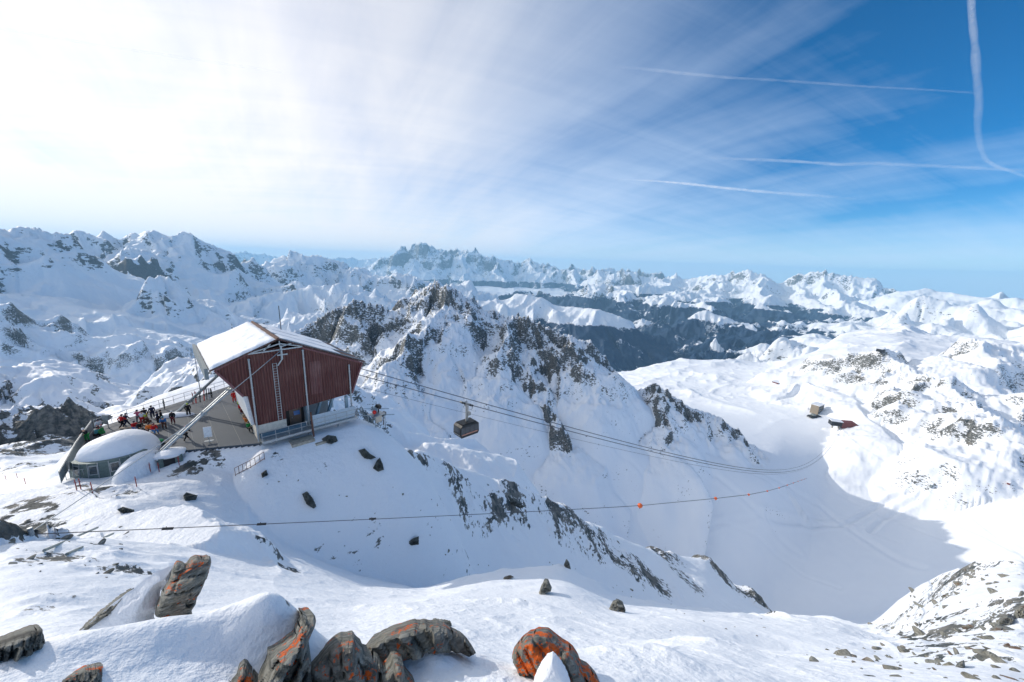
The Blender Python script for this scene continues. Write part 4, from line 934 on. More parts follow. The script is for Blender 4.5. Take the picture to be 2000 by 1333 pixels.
# ------------------------------------------------------------------ things on the terrace
q = at_z(409, 866, ZT); sg = empty('notice_board', q, SYAW-0.3, 'tall white notice board on a post near the front edge of the terrace', 'sign')
b = MB(); b.box((-0.35,-0.03,0.75),(0.35,0.03,1.95)); part(b, 'board', MAT['white'], sg)
b = MB(); b.tube([(0,0.05,0),(0,0.05,1.9)],0.035,6); b.bar((-0.4,0,0.28),(0.4,0,0.28),0.3,0.06); part(b, 'post', MAT['galv'], sg)
q = at_z(211, 838, ZT); sg = empty('panel_stand', q, SYAW-0.9, 'square grey panel on a post by the far terrace railing', 'sign')
part(MB().box((-0.42,-0.05,1.15),(0.42,0.05,1.75)), 'board', MAT['slate'], sg); part(MB().box((-0.25,-0.09,0.6),(0.3,-0.04,1.1)), 'box', MAT['slate'], sg)
b = MB(); b.tube([(0,0.08,0),(0,0.08,1.7)],0.04,6); b.bar((0,0.08,0.6),(-0.35,0.3,0.0),0.05,0.05); part(b, 'post', MAT['galv'], sg)
blob_s = None
q = at_z(340, 812, ZT); o = blob('snow_heap', SNOW, None, (0,0,-0.15), (2.2,0.8,0.55), 51); o.location = tuple(q); o.rotation_euler = (0,0,SYAW-0.5); prop(o, 'low heap of shovelled snow on the terrace near the far railing', 'snow heap')
for (px_, py_, yw, lab) in ((258,842,0.25,'long grey wooden bench nearest the snow dome'),(292,836,0.2,'long grey wooden bench between the two groups of skiers')):
    q = at_z(px_, py_, ZT); be = empty('bench', q, yw, lab, 'bench')
    b = MB(); b.box((-1.1,-0.2,0.42),(1.1,0.2,0.47)); part(b, 'seat', MAT['wood'], be)
    for x in (-0.9, 0.9):
        b = MB(); b.box((x-0.04,-0.18,0),(x+0.04,0.18,0.42)); part(b, 'leg', MAT['steel'], be)
q = at_z(314, 866, ZT); sl_ = empty('rescue_sledge', q, 0.3, 'dark rescue sledge with green bucket seat at the terrace edge', 'sledge')
b = MB(); b.prism([(-0.9,0.15),(-0.75,0.0),(0.75,0.0),(1.0,0.3),(0.9,0.34),(0.7,0.12),(-0.7,0.12),(-0.85,0.3)], -0.35, 0.35); part(b, 'tub', MAT['dark'], sl_)
b = MB(); b.ball((-0.1,0,0.32),0.36,14,8,(1.2,0.8,0.5)); part(b, 'bundle', MAT['green'], sl_, smooth=True)
b = MB(); b.tube([(0.9,-0.3,0.3),(1.5,-0.3,0.7),(1.5,0.3,0.7),(0.9,0.3,0.3)],0.02,6); part(b, 'handle', MAT['galv'], sl_)

# skis and boards propped on the railing
def skis(px_, py_, col, lab, board=False, lean=0.12):
    q = at_z(px_, py_, ZT); o = empty('snowboard' if board else 'pair_of_skis', q, SYAW-0.9+random.uniform(-.2,.2), lab, 'snowboard' if board else 'skis', 'skis and boards propped on the terrace')
    if board:
        b = MB(); pts = [(-0.14*math.cos(t)*(1 if abs(math.sin(t)) < .98 else .6), 0.78+0.78*math.sin(t)) for t in np.linspace(0, 2*math.pi, 20, endpoint=False)]
        b.prism(pts, -0.012, 0.012); part(b, 'deck', col, o)
        [part(MB().box((-0.1,-0.08,z),(0.1,-0.013,z+0.15)), 'binding', MAT['slate'], o) for z in (0.45, 0.95)]
    else:
        for k in (-1, 1):
            b = MB(); b.bar((0.05*k,0,0),(0.045*k,0.12,1.5),0.085,0.02); b.bar((0.045*k,0.12,1.5),(0.03*k,0.05,1.72),0.06,0.02); part(b, 'ski', col, o)
        b = MB(); b.box((-0.09,0.0,0.75),(0.09,0.14,1.0)); part(b, 'binding', MAT['dark'], o)
random.seed(4)
SK = [((322,800),'dark','black snowboard standing upright among the skiers',True),((377,790),'stake','dark red skis left of the strut on the far railing',False),((383,788),'red','bright red skis on the far railing, second from the left',False),((391,786),'dark','slim black skis on the far railing beside the red pair',False),((399,783),'red','red skis in the middle of the row on the far railing',False),((404,781),'slate','grey skis right of the middle of the row on the far railing',False),((409,780),'white','white skis near the right end of the railing row',False),((414,778),'dark','broad black snowboard at the right end of the railing row',True)]
for (a, b_), c_, lab, bd in SK: skis(a, b_, MAT[c_], lab, bd)
# ------------------------------------------------------------------ people
PM = {}
def pm(name, col, rough=0.75):
    if name not in PM: PM[name] = simple('cloth_'+name, col, rough, 0, 0.2, 9)
    return PM[name]
COL = {'red': (0.62,0.02,0.02), 'black': (0.012,0.013,0.018), 'white': (0.75,0.75,0.75), 'blue': (0.03,0.16,0.42), 'navy': (0.012,0.02,0.06), 'yellow': (0.55,0.40,0.02), 'green': (0.02,0.28,0.07),
       'pink': (0.6,0.12,0.2), 'teal': (0.05,0.22,0.25), 'grey': (0.2,0.21,0.23), 'lime': (0.5,0.65,0.05), 'orange': (0.7,0.2,0.03), 'brown': (0.12,0.05,0.03), 'maroon': (0.15,0.02,0.03), 'beige': (0.55,0.42,0.28)}
SKIN = simple('skin', (0.55, 0.32, 0.22), 0.6, 0, 0.1)
def skin_mesh(name, verts, edges, radii, root=0, sub=1):
    me = bpy.data.meshes.new(name); me.from_pydata(verts, edges, []); me.update()
    o = bpy.data.objects.new(name, me); C.objects.link(o)
    m = o.modifiers.new('s', 'SKIN'); m.use_smooth_shade = True
    for i, r in enumerate(radii):
        r = r if isinstance(r, tuple) else (r, r); me.skin_vertices[0].data[i].radius = r
    me.skin_vertices[0].data[root].use_root = True
    if sub: s = o.modifiers.new('ss', 'SUBSURF'); s.levels = sub; s.render_levels = sub
    dg = bpy.context.evaluated_depsgraph_get(); ev = o.evaluated_get(dg); nm = bpy.data.meshes.new_from_object(ev)
    bpy.data.objects.remove(o); bpy.data.meshes.remove(me); nm.name = name
    nm.materials.clear()
    return nm
def hand(h, d, side):
    """palm, four curled fingers and a thumb, as extra skin branches from wrist h along d"""
    h = np.array(h); d = np.array(d, float); d /= np.linalg.norm(d); w = np.cross(d, [0,1,0.2]); w /= np.linalg.norm(w)+1e-9
    vs = [h+d*0.05]; es = []; rs = [0.032]
    for k, (o_, l_) in enumerate(((-0.03,0.07),(-0.01,0.085),(0.012,0.08),(0.032,0.062))):
        vs += [h+d*0.085+w*o_, h+d*(0.085+l_*0.5)+w*o_+np.array([0,0.012,0]), h+d*(0.085+l_*0.85)+w*o_+np.array([0,0.03,-0.0])]; rs += [0.013, 0.012, 0.010]
        n = 1+3*k; es += [(0, n), (n, n+1), (n+1, n+2)]
    n = len(vs); vs += [h+d*0.05-w*0.045, h+d*0.085-w*0.062]; rs += [0.014, 0.012]; es += [(0, n), (n, n+1)]
    return vs, es, rs
POSES = {
 'stand': dict(hipz=0.92, spine=(0,0), legs=[((-.11,0,.90),(-.13,.03,.48),(-.15,0,.06),(-.15,.16,.04)),((.11,0,.90),(.13,.03,.48),(.15,0,.06),(.15,.16,.04))], arms=[((-.21,0,1.42),(-.28,-.02,1.15),(-.25,.10,.90)),((.21,0,1.42),(.28,-.02,1.15),(.25,.10,.90))]),
 'photo': dict(hipz=0.92, spine=(0,0.03), legs=[((-.11,0,.90),(-.14,.04,.48),(-.18,0,.06),(-.19,.16,.04)),((.11,0,.90),(.15,.03,.48),(.2,0,.06),(.22,.16,.04))], arms=[((-.21,0,1.42),(-.27,.18,1.22),(-.10,.32,1.38)),((.21,0,1.42),(.27,.18,1.22),(.10,.32,1.38))]),
 'stride': dict(hipz=0.88, spine=(0,0.12), legs=[((-.10,0,.86),(-.12,.22,.50),(-.13,.36,.06),(-.13,.52,.04)),((.10,0,.86),(.12,-.06,.46),(.13,-.36,.10),(.13,-.24,.03))], arms=[((-.21,.08,1.36),(-.29,-.12,1.15),(-.27,-.05,.90)),((.21,.08,1.36),(.29,.22,1.14),(.25,.38,.98))]),
 'lean': dict(hipz=0.90, spine=(0,0.22), legs=[((-.11,0,.88),(-.13,.08,.48),(-.14,0,.06),(-.14,.16,.04)),((.11,0,.88),(.13,.08,.48),(.14,0,.06),(.14,.16,.04))], arms=[((-.21,.18,1.33),(-.27,.34,1.12),(-.20,.50,1.05)),((.21,.18,1.33),(.27,.34,1.12),(.20,.50,1.05))]),
 'sit': dict(hipz=0.50, spine=(0,0.04), legs=[((-.10,.02,.50),(-.14,.44,.52),(-.15,.48,.07),(-.15,.64,.04)),((.10,.02,.50),(.14,.44,.52),(.15,.50,.07),(.15,.66,.04))], arms=[((-.21,.04,1.00),(-.27,.16,.76),(-.14,.36,.66)),((.21,.04,1.00),(.27,.16,.76),(.14,.36,.66))]),
 'crouch': dict(hipz=0.42, spine=(0,0.25), legs=[((-.10,0,.42),(-.16,.38,.50),(-.15,.12,.08),(-.15,.28,.04)),((.10,0,.42),(.16,.38,.44),(.15,.18,.07),(.15,.34,.04))], arms=[((-.21,.24,.82),(-.24,.44,.62),(-.14,.56,.46)),((.21,.24,.82),(.24,.44,.62),(.14,.56,.46))]),
}
PMESH = {}
def person_meshes(pose):
    if pose in PMESH: return PMESH[pose]
    P = POSES[pose]; hz = P['hipz']; sx, sy = P['spine']; hip = np.array([0,0,hz]); ch = hip+[0, sy*0.8, 0.42]; nk = hip+[0, sy, 0.56]
    hd = nk+np.array([0, 0.04+0.1*sy, 0.12])
    # body: head with nose, brow and chin, neck, hands; one continuous skin
    vs = [hip, (hip+ch)/2, ch, nk, nk+[0,.01,.05], hd+[0,0.0,-.01], hd+[0,-.005,.08], hd+[0,.085,.0], hd+[0,.06,-.07]]; es = [(0,1),(1,2),(2,3),(3,4),(4,5),(5,6),(5,7),(5,8)]; rs = [(.13,.10),(.12,.10),(.15,.11),.06,.055,(.078,.092),(.072,.085),.018,.03]
    for e in (-1, 1): vs.append(hd+[e*.085,-.01,-.005]); rs.append(.018); es.append((5, len(vs)-1))       # ears
    for L_ in P['legs']:
        n = len(vs); vs += [np.array(q) for q in L_]; rs += [.085,.06,.045,.035]; es += [(0,n),(n,n+1),(n+1,n+2),(n+2,n+3)]
    for A_ in P['arms']:
        n = len(vs); vs += [np.array(q) for q in A_]; rs += [.055,.042,.032]; es += [(2,n),(n,n+1),(n+1,n+2)]
        hv, he, hr = hand(vs[-1], np.array(A_[2])-np.array(A_[1]), 1); m = len(vs); vs += hv; rs += hr; es += [(n+2,m)]+[(a+m,b+m) for a,b in he]
    body = skin_mesh('body', [tuple(map(float, v)) for v in vs], es, rs)
    # jacket
    vs = [hip+[0,0,-.02], (hip+ch)/2, ch, nk+[0,0,-.02]]; rs = [(.19,.15),(.18,.15),(.21,.16),.085]; es = [(0,1),(1,2),(2,3)]
    for A_ in P['arms']:
        n = len(vs); vs += [np.array(A_[0]), np.array(A_[1]), np.array(A_[2])]; rs += [.088,.072,.055]; es += [(2,n),(n,n+1),(n+1,n+2)]
    jk = skin_mesh('jacket', [tuple(map(float, v)) for v in vs], es, rs)
    vs = [hip+[0,0,-.02]]; rs = [(.18,.15)]; es = []
    for L_ in P['legs']:
        n = len(vs); vs += [np.array(L_[0])+[0,0,-.04], np.array(L_[1]), np.array(L_[2])+[0,0,.08]]; rs += [.12,.095,.085]; es += [(0,n),(n,n+1),(n+1,n+2)]
    tr = skin_mesh('trousers', [tuple(map(float, v)) for v in vs], es, rs)
    bt = []
    for L_ in P['legs']:
        bt.append(skin_mesh('boot', [tuple(map(float, np.array(v))) for v in (np.array(L_[2])+[0,0,.12], np.array(L_[2])+[0,.02,.03], np.array(L_[3])+[0,0,.02])], [(0,1),(1,2)], [.072,.068,.058], 0, 1))
    hb = MB().ball(tuple(hd+[0,-.015,.06]), 0.128, 16, 10, (.92,1.08,.95)).mesh('helmet', True)
    gg = MB().add(*(lambda R_=0.105: ([(hd[0]+R_*math.sin(a)*1.0, hd[1]+R_*math.cos(a)*1.05, hd[2]+z) for z in (-.005,.045) for a in np.linspace(-1.1,1.1,9)], [(i,i+1,i+10,i+9) for i in range(8)]))()).mesh('goggles')
    PMESH[pose] = (body, jk, tr, bt, hb, gg); return PMESH[pose]
def person(pose, base, yaw, jc, tc_, hc_, lab, grp, scale=0.97):
    o = empty('person', base, yaw, lab, 'person', grp); o.scale = (scale,)*3
    body, jk, tr, bt, hb, gg = person_meshes(pose)
    def ch(me, name, mat, parent=o):
        m2 = me.copy(); m2.materials.clear(); m2.materials.append(mat); q = bpy.data.objects.new(name, m2); C.objects.link(q); q.parent = parent; return q
    ch(body, 'body', SKIN); j = ch(jk, 'jacket', pm(jc, COL[jc])); ch(tr, 'trousers', pm(tc_, COL[tc_]))
    for k in bt: ch(k, 'boot', MAT['dark'])
    h = ch(hb, 'helmet', pm('h_'+hc_, COL[hc_], 0.4)); ch(gg, 'goggles', MAT['glass'], h)
    return o
yawc = lambda px_: math.radians(px_)      # facing: 0 looks along +Y (away from the camera), + turns left
PEOPLE = [
 ('stand',(196,846),30,'white','red','navy','person in white jacket and bright red trousers at the left corner of the terrace'),
 ('crouch',(189,855),-40,'teal','black','black','person in a dark teal jacket bending beside the one in white at the left corner'),
 ('sit',(202,852),60,'green','green','grey','person in a bright green jacket sitting low at the left corner'),
 ('lean',(172,862),140,'black','green','white','person in black with white headgear leaning on the left fence'),
 ('stride',(239,836),-60,'red','black','navy','person in a plain red jacket striding along the far railing'),
 ('stride',(247,833),-70,'navy','navy','grey','person in navy just behind the one in the red jacket'),
 ('photo',(272,826),10,'pink','grey','navy','person in a pink and white jacket taking a picture over the railing'),
 ('lean',(279,829),-20,'white','red','black','person in a white jacket and red trousers leaning forward by the railing'),
 ('stand',(285,822),-10,'black','yellow','black','person in a black jacket and mustard trousers at the railing'),
 ('crouch',(292,829),60,'brown','brown','lime','person in brown with a lime yellow helmet crouching'),
 ('stand',(299,817),15,'navy','navy','black','person all in navy with arms out, alone at the railing'),
 ('stand',(310,829),80,'navy','black','navy','person in navy and black facing left in the middle of the terrace'),
 ('stand',(317,826),100,'black','black','black','person in black half hidden behind the navy one'),
 ('lean',(322,838),170,'blue','brown','teal','person in a bright blue jacket and brown trousers seen from behind'),
 ('stand',(339,828),150,'black','maroon','white','person in black jacket, maroon trousers and white helmet by the strut'),
 ('sit',(264,842),200,'red','blue','navy','person in a red, white and blue jacket sitting on the bench'),
 ('sit',(275,843),190,'black','black','black','person all in black sitting at the right end of the bench'),
 ('sit',(293,846),170,'orange','navy','black','person in an orange-red jacket sitting on the middle bench'),
 ('sit',(302,847),200,'red','blue','maroon','person in red and blue sitting next to the orange-red jacket'),
 ('lean',(288,862),120,'yellow','teal','black','person in a mustard yellow jacket bent forward by the snow dome'),
 ('crouch',(300,862),20,'grey','black','white','person in grey kneeling beside the rescue sledge'),
 ('stride',(364,860),-50,'black','black','pink','lone person in black with a pale pink hat walking past the near strut'),
 ('stand',(369,812),0,'black','black','lime','person in black partly hidden behind the far strut'),
 ('stand',(458,786),-160,'red','red','maroon','person all in red standing under the overhang'),
 ('sit',(469,797),-160,'lime','black','black','person in a lime jacket, topmost of those resting by the wall'),
 ('sit',(471,805),-165,'red','black','grey','person in a red jacket resting by the wall below the lime one'),
 ('sit',(474,813),-150,'maroon','grey','white','person in maroon with a white helmet resting by the wall'),
 ('sit',(479,823),-165,'beige','orange','black','person in a beige jacket resting halfway down the wall'),
 ('sit',(483,832),-150,'orange','beige','maroon','person in an orange jacket resting low by the wall'),
 ('sit',(487,842),-160,'green','black','black','person in a green jacket, lowest of those resting by the wall'),
]
for k, (pose, (a, b_), yw, jc, tc_, hc_, lab) in enumerate(PEOPLE):
    q = at_z(a, b_, ZT); th = math.degrees(math.atan2(q[0], q[1]))
    person(pose, q, math.radians(-th+yw), jc, tc_, hc_, lab, 'skiers on the terrace', 0.97 if pose != 'sit' else 0.95)

# ------------------------------------------------------------------ ropes and gondola
def poly_rope(name, pts, radii, lab, cat='cable', grp=None, mat=None, n=6):
    P0 = np.array(pts[0], float); b = MB(); b.tube([np.array(p)-P0 for p in pts], radii, n); o = b.build(name, mat or MAT['rope']); o.location = tuple(P0); return prop(o, lab, cat, grp)
LOW = at_r(1650, 826, 1690.0)
def rope_pts(start, end, sag_b=1.148e-4, n=90, stop=1.0):
    d = end[:2]-start[:2]; L_ = np.linalg.norm(d); a = (start[2]-end[2])/L_+sag_b*L_; out = []
    for f in np.linspace(0, 1, n)**2.2*stop:
        s = f*L_; out.append(np.array([start[0]+d[0]*f, start[1]+d[1]*f, start[2]-a*s+sag_b*s*s]))
    return out
S0 = WS(11.2, 0.9, 5.45); S1 = WS(11.2, 4.6, 6.0)
LATV = np.array([-0.7, 0.7, 0])
def rad_for(pts, px=0.42):
    return [min(0.11, max(0.022, px*np.linalg.norm(p)/690.0*0.5)) for p in pts]
for k, (s_, off, dz, lab) in enumerate(((S0, 0.0, 0.0, 'nearer track rope the gondola hangs from'), (S0, 0.55, 0.0, 'second track rope right beside the one carrying the gondola'), (S1, 0.0, 0.0, 'upper empty track rope on the far side'), (S1, 0.55, 0.02, 'second of the upper empty track ropes'), (S0, 0.25, -1.7, 'thin haul rope below the gondola track'))):
    a = s_+LATV*off+np.array([0,0,dz]); e = LOW+LATV*(off+(0 if k in (0,1,4) else 6.0))+np.array([0,0,dz])
    P = rope_pts(a, e); poly_rope('track_rope' if k < 4 else 'haul_rope', P, rad_for(P, 0.75 if k < 4 else 0.45), 'dark steel '+lab, 'rope', 'ropes of the cable car')
P = rope_pts(S0+LATV*0.27, LOW+LATV*0.27); hor = [p for p in P]
def rope_at(s):
    d = LOW[:2]-S0[:2]; L_ = np.linalg.norm(d); a = (S0[2]-LOW[2])/L_+1.148e-4*L_
    return np.array([S0[0]+d[0]*s/L_, S0[1]+d[1]*s/L_, S0[2]-a*s+1.148e-4*s*s])+LATV*0.27
best = min(np.linspace(5, 40, 400), key=lambda s: abs((lambda q: 1000+FPX*(q@Rv)/(q@Fv))(rope_at(s))-911))
g0 = rope_at(best); dirv = (LOW-S0)[:2]; gy = math.atan2(dirv[1], dirv[0])
slope_g = math.atan2(rope_at(best+1)[2]-rope_at(best-1)[2], 2)
go = empty('gondola', g0, gy, 'black glazed cable car gondola hanging from the track ropes on a tall grey arm', 'gondola'); go.scale = (0.9, 0.9, 0.93)
def rs(x, z):  # along the sloping rope
    return (x*math.cos(slope_g)-z*math.sin(slope_g), x*math.sin(slope_g)+z*math.cos(slope_g))
b = MB(); a_ = rs(-1.55, 0.10); c_ = rs(1.55, 0.10); b.bar((a_[0],0,a_[1]),(c_[0],0,c_[1]),0.55,0.22); car = part(b, 'carriage', MAT['hanger'], go)
for x in (-1.3,-0.75,0.75,1.3):
    q = rs(x, 0.02); b = MB(); b.tube([(q[0],-0.38,q[1]),(q[0],0.38,q[1])],0.2,10); part(b, 'wheel', MAT['dark'], car)
b = MB(); b.tube([(0,-0.1,0.1),(-0.05,-0.1,0.9)],0.03,6); part(b, 'aerial', MAT['steel'], car)
b = MB(); b.bar((0,0,0.05),(0.0,0,-3.55),0.34,0.26); part(b, 'hanger', MAT['hanger'], go)
b = MB(); b.bar((0.42,0,-0.2),(0.30,0,-3.5),0.10,0.10); b.bar((0,0,-3.0),(0.42,0,-3.0),0.08,0.08); b.bar((0,0,-0.7),(0.42,0,-0.7),0.08,0.08); part(b, 'maintenance_ladder', MAT['hanger'], go)
b = MB(); b.box((0.16,-0.3,-2.35),(0.85,0.3,-1.75)); part(b, 'control_box', MAT['hanger'], go)
zt, zb = -3.6, -6.0
cab = [(-1.75,zt),( 1.75,zt),(2.15,zt-0.35),(2.2,zb+0.45),(1.95,zb),(-1.95,zb),(-2.2,zb+0.45),(-2.15,zt-0.35)]
b = MB(); b.prism(cab, -1.2, 1.2); cb = part(b, 'cabin', MAT['cabin'], go)
b = MB(); b.box((-1.6,-1.05,zt+0.01),(1.6,1.05,zt+0.14)); part(b, 'roof', MAT['cabin'], go)
for sy in (-1, 1):
    for x0, x1 in ((-2.0,-1.1),(-1.0,-0.08),(0.08,1.0),(1.1,2.0)):
        b = MB(); b.box((x0,sy*1.2-0.012,zb+0.75),(x1,sy*1.2+0.012,zt-0.42)); part(b, 'window', MAT['cabinglass'], go)
    b = MB(); b.box((-1.9,sy*1.2-0.02,zb+0.42),(1.9,sy*1.2+0.02,zb+0.68)); part(b, 'lettering_band', MAT['stripe'], go)
for sx in (-1, 1):
    b = MB(); b.prism([(-1.02,zb+0.75),(1.02,zb+0.75),(1.0,zt-0.45),(-1.0,zt-0.45)], sx*2.19-0.012, sx*2.19+0.012, 'x'); part(b, 'window', MAT['cabinglass'], go)
    b = MB(); b.bar((sx*2.21,-1.0,zb+0.5),(sx*2.21,1.0,zb+0.5),0.06,0.07); part(b, 'bumper', MAT['galv'], go)

# the low marker rope with its orange balls
def clear_anchor(px_, py_, end, ex, ey):
    """pull an anchor towards the viewer until the rope to `end` runs clear of the snow"""
    g = ground_hit(px_, py_, 12)
    for f in np.arange(1.0, 0.4, -0.01):
        a = g*f; ok = True
        for u in np.linspace(0.03, 0.97, 40):
            q = a+(end-a)*u
            if interp_z(q[0], q[1]) > q[2]-0.12: ok = False; break
        if ok: return a
    return a
anc = None
def at_depth(px_, py_, dep): d = ray(px_, py_); return d/FPX*dep
B = []
for k in range(11):
    dep = 45+29*k
    f = (dep-45)/dep; px_ = 1250*(1-f)+1627*f
    py_ = np.interp(px_, [1250,1403,1460,1497,1523,1545,1560,1575,1590,1600,1610,1627], [988,973.5,967,960,953,945.5,940,935,930,926,921,905])
    B.append(at_depth(px_, py_, dep))
anc = clear_anchor(62, 1044, B[0], 0, 0)
pts = [anc+(B[0]-anc)*f for f in np.linspace(0, 0.98, 14)]
for i in range(1, 13): pts[i] = pts[i]-np.array([0,0,0.10*math.sin(math.pi*i/14)])
pts += B
poly_rope('marker_rope', pts, rad_for(pts, 0.9), 'long thin rope crossing the picture low down and carrying orange balls', 'rope')
ordn = ['largest orange marker ball, nearest on the low rope','second orange marker ball along the low rope','third orange marker ball along the low rope','fourth orange marker ball along the low rope','fifth orange marker ball along the low rope','sixth orange marker ball along the low rope','seventh orange marker ball along the low rope','eighth orange marker ball along the low rope','ninth orange marker ball along the low rope','tenth orange marker ball along the low rope']
for k in range(10):
    b = MB(); b.ball((0,0,0), 0.31, 20, 12); o = b.build('marker_ball', MAT['orange'], None, True); o.location = tuple(B[k]); prop(o, ordn[k], 'marker ball', 'orange balls on the marker rope')
    b = MB(); b.box((-0.33,-0.05,-0.05),(0.33,0.05,0.05)); b.tube([(0,0,-0.42),(0,0,-0.28)],0.05,6); b.build('clamp', MAT['dark'], o)
gu = WS(2.6, -0.35, 10.4); an2 = clear_anchor(60, 1040, gu, 0, 0)
for q_, l_ in ((anc, 'short steel anchor post holding the end of the marker rope'), (an2, 'short steel anchor post holding the end of the guy rope')):
    gz = interp_z(q_[0], q_[1]); o = MB().tube([(0,0,gz-q_[2]-0.5),(0,0,0.25)], 0.09, 10).build('anchor_post', MAT['steel']); o.location = tuple(q_); prop(o, l_, 'post', 'anchor posts of the ropes')
poly_rope('guy_rope', [gu+(an2-gu)*f+np.array([0,0,-0.5*math.sin(math.pi*f)]) for f in np.linspace(0,1,12)], rad_for([gu+(an2-gu)*f for f in np.linspace(0,1,12)], 1.1), 'long slanting guy rope from the station roof truss down to the rocks at left', 'rope', None, MAT['steel'])
# anchorage: clamps on the ropes and loose pipes on the snow
for k, (f, lab) in enumerate(((0.10,'dark steel clamp on the marker rope nearest its anchor'),(0.19,'dark steel clamp on the marker rope, in the middle of three'),(0.33,'dark steel clamp on the marker rope, farthest from its anchor'))):
    q = anc+(B[0]-anc)*f; b = MB(); b.bar((-0.25,0,0),(0.25,0,0),0.09,0.11); b.bar((-0.08,0,0.0),(-0.08,0,0.14),0.03,0.03)
    o = b.build('rope_clamp', MAT['dark']); o.location = tuple(q-np.array([0,0,0.05])); d = B[0]-anc; o.rotation_euler = (0, -math.atan2(d[2], np.hypot(*d[:2])), math.atan2(d[1], d[0])); prop(o, lab, 'clamp', 'clamps on the marker rope')
for (a, c, lab) in (((88,1080),(192,1037),'upper of two long grey pipes lying on the snow'),((132,1087),(222,1049),'lower of two long grey pipes lying on the snow')):
    p0 = ground_hit(*a, 10)+np.array([0,0,0.12]); p1 = ground_hit(*c, 10)+np.array([0,0,0.25]); poly_rope('pipe', [p0, p1], 0.06, lab, 'pipe', 'pipes lying on the snow', simple('grey_green_pipe', (0.30,0.33,0.30), 0.6), 12)

# winch frame right of the station
q = WS(12.6, -0.6, 0); gz = interp_z(q[0], q[1]); wf = empty('winch_frame', (q[0], q[1], max(gz, ZT-1.6)), SYAW+0.25, 'small steel winch frame with a red ball and boards beside the station', 'winch frame')
for x, y in ((-0.6,-0.9),(1.0,-0.9),(-0.6,0.5),(1.0,0.5)):
    b = MB(); b.bar((x,y,-0.6),(x,y,1.5),0.08,0.08); part(b, 'leg', MAT['steel'], wf)
b = MB(); b.box((-0.7,-1.0,1.45),(1.1,0.6,1.52)); part(b, 'platform', MAT['galv'], wf)
b = MB(); b.box((-0.5,-0.96,0.55),(0.45,-0.9,1.4)); part(b, 'board', MAT['beige'], wf)
b = MB(); b.bar((-0.6,-0.9,-0.1),(1.0,-0.9,0.9),0.06,0.06); part(b, 'brace', MAT['steel'], wf)
b = MB(); b.tube([(0.7,-0.35,2.35),(0.7,0.35,2.35)],0.28,12); b.bar((0.7,0,1.5),(0.7,0,2.4),0.12,0.12); part(b, 'winch', MAT['dark'], wf)
b = MB(); b.box((0.1,0.1,1.5),(0.6,0.5,2.3)); part(b, 'cabinet', MAT['bluesteel'], wf)
b = MB(); b.box((1.3,0.0,0.6),(2.0,0.5,1.1)); b.bar((1.6,0.2,-0.8),(1.6,0.2,0.7),0.1,0.1); part(b, 'motor', MAT['dark'], wf)
b = MB(); b.ball((-0.35,-0.5,2.0),0.27,14,8); b.bar((-0.35,-0.5,1.5),(-0.35,-0.5,1.9),0.05,0.05); part(b, 'ball', MAT['red'], wf, smooth=True)
for k, (a, c, lab) in enumerate((((9.9,-1.3,1.6),(14.8,-0.4,0.0),'upper thin rail from the walkway end to the winch frame'),((10.0,-1.3,0.6),(15.2,-1.2,-0.7),'lower thin rail from the walkway end to the winch frame'))):
    poly_rope('guide_rail', [WS(*a), WS(*c)], 0.05, lab, 'rail', None, MAT['steel'])
q = on_ground(766, 832, 40)
o = MB().bar((-0.5,0,0.35),(0.5,0,0.05),0.08,0.06).build('plank', MAT['orange']); o.location = tuple(q); prop(o, 'short orange plank lying on the snow right of the winch frame', 'plank')

# ------------------------------------------------------------------ buildings far down by the col
def far_building(px_, py_, rmin, fn):
    g = ground_hit(px_, py_, rmin); return g
g = ground_hit(1594, 806, 900); k_ = np.linalg.norm(g)/690.0
t_ = empty('lift_tower_building', g-np.array([0,0,1.0]), 0.5, 'small square many-windowed tower building on the snowy col', 'building')
w_ = 8*k_; h_ = 13*k_
part(MB().box((-w_,-w_*.6,0),(w_,w_*.6,h_)), 'wall', MAT['wood'], t_)
part(MB().box((-w_*1.05,-w_*.66,h_),(w_*1.05,w_*.66,h_*1.06)), 'roof', SNOW, t_)
for j in range(3): part(MB().box((-w_*.92,-w_*.62,h_*(0.14+0.29*j)),(w_*.92,-w_*.6,h_*(0.32+0.29*j))), 'window_band', MAT['glass'], t_)
g = ground_hit(1646, 834, 900); k_ = np.linalg.norm(g)/690.0*0.8
t_ = empty('lower_station', g-np.array([0,0,1.0]), -0.35, 'dark red lower cable car station on the col with a dark open hall', 'building')
part(MB().prism([(-4*k_,0),(15*k_,0),(18*k_,9*k_),(13*k_,12*k_),(-2*k_,10.5*k_),(-4*k_,8*k_)], -6*k_, 6*k_), 'wall', MAT['brown'], t_)
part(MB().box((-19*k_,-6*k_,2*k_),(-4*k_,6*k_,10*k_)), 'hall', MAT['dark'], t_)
part(MB().box((-19.5*k_,-6.5*k_,10*k_),(-3*k_,6.5*k_,10.8*k_)), 'roof', SNOW, t_)
for x in (-17,-8,10): part(MB().box((x*k_,-5*k_,-3*k_),((x+1.5)*k_,-3*k_,2*k_)), 'pillar', MAT['concrete'], t_)
g = ground_hit(1590, 815, 900); k_ = np.linalg.norm(g)/690.0
t_ = empty('parked_groomers', g, 0.1, 'low dark snow groomer parked below the tower building', 'snow groomer'); t_.name = 'snow_groomer'
part(MB().box((-8*k_,-3*k_,0.3*k_),(8*k_,3*k_,2.6*k_)), 'body', MAT['dark'], t_); part(MB().box((-4*k_,-2.4*k_,2.6*k_),(0,2.4*k_,4.6*k_)), 'cab', MAT['slate'], t_)
for s in (-1, 1): part(MB().box((-8.5*k_,s*3*k_-0.6*k_,-0.3*k_),(8.5*k_,s*3*k_+0.6*k_,1.2*k_)), 'track', MAT['dark'], t_)
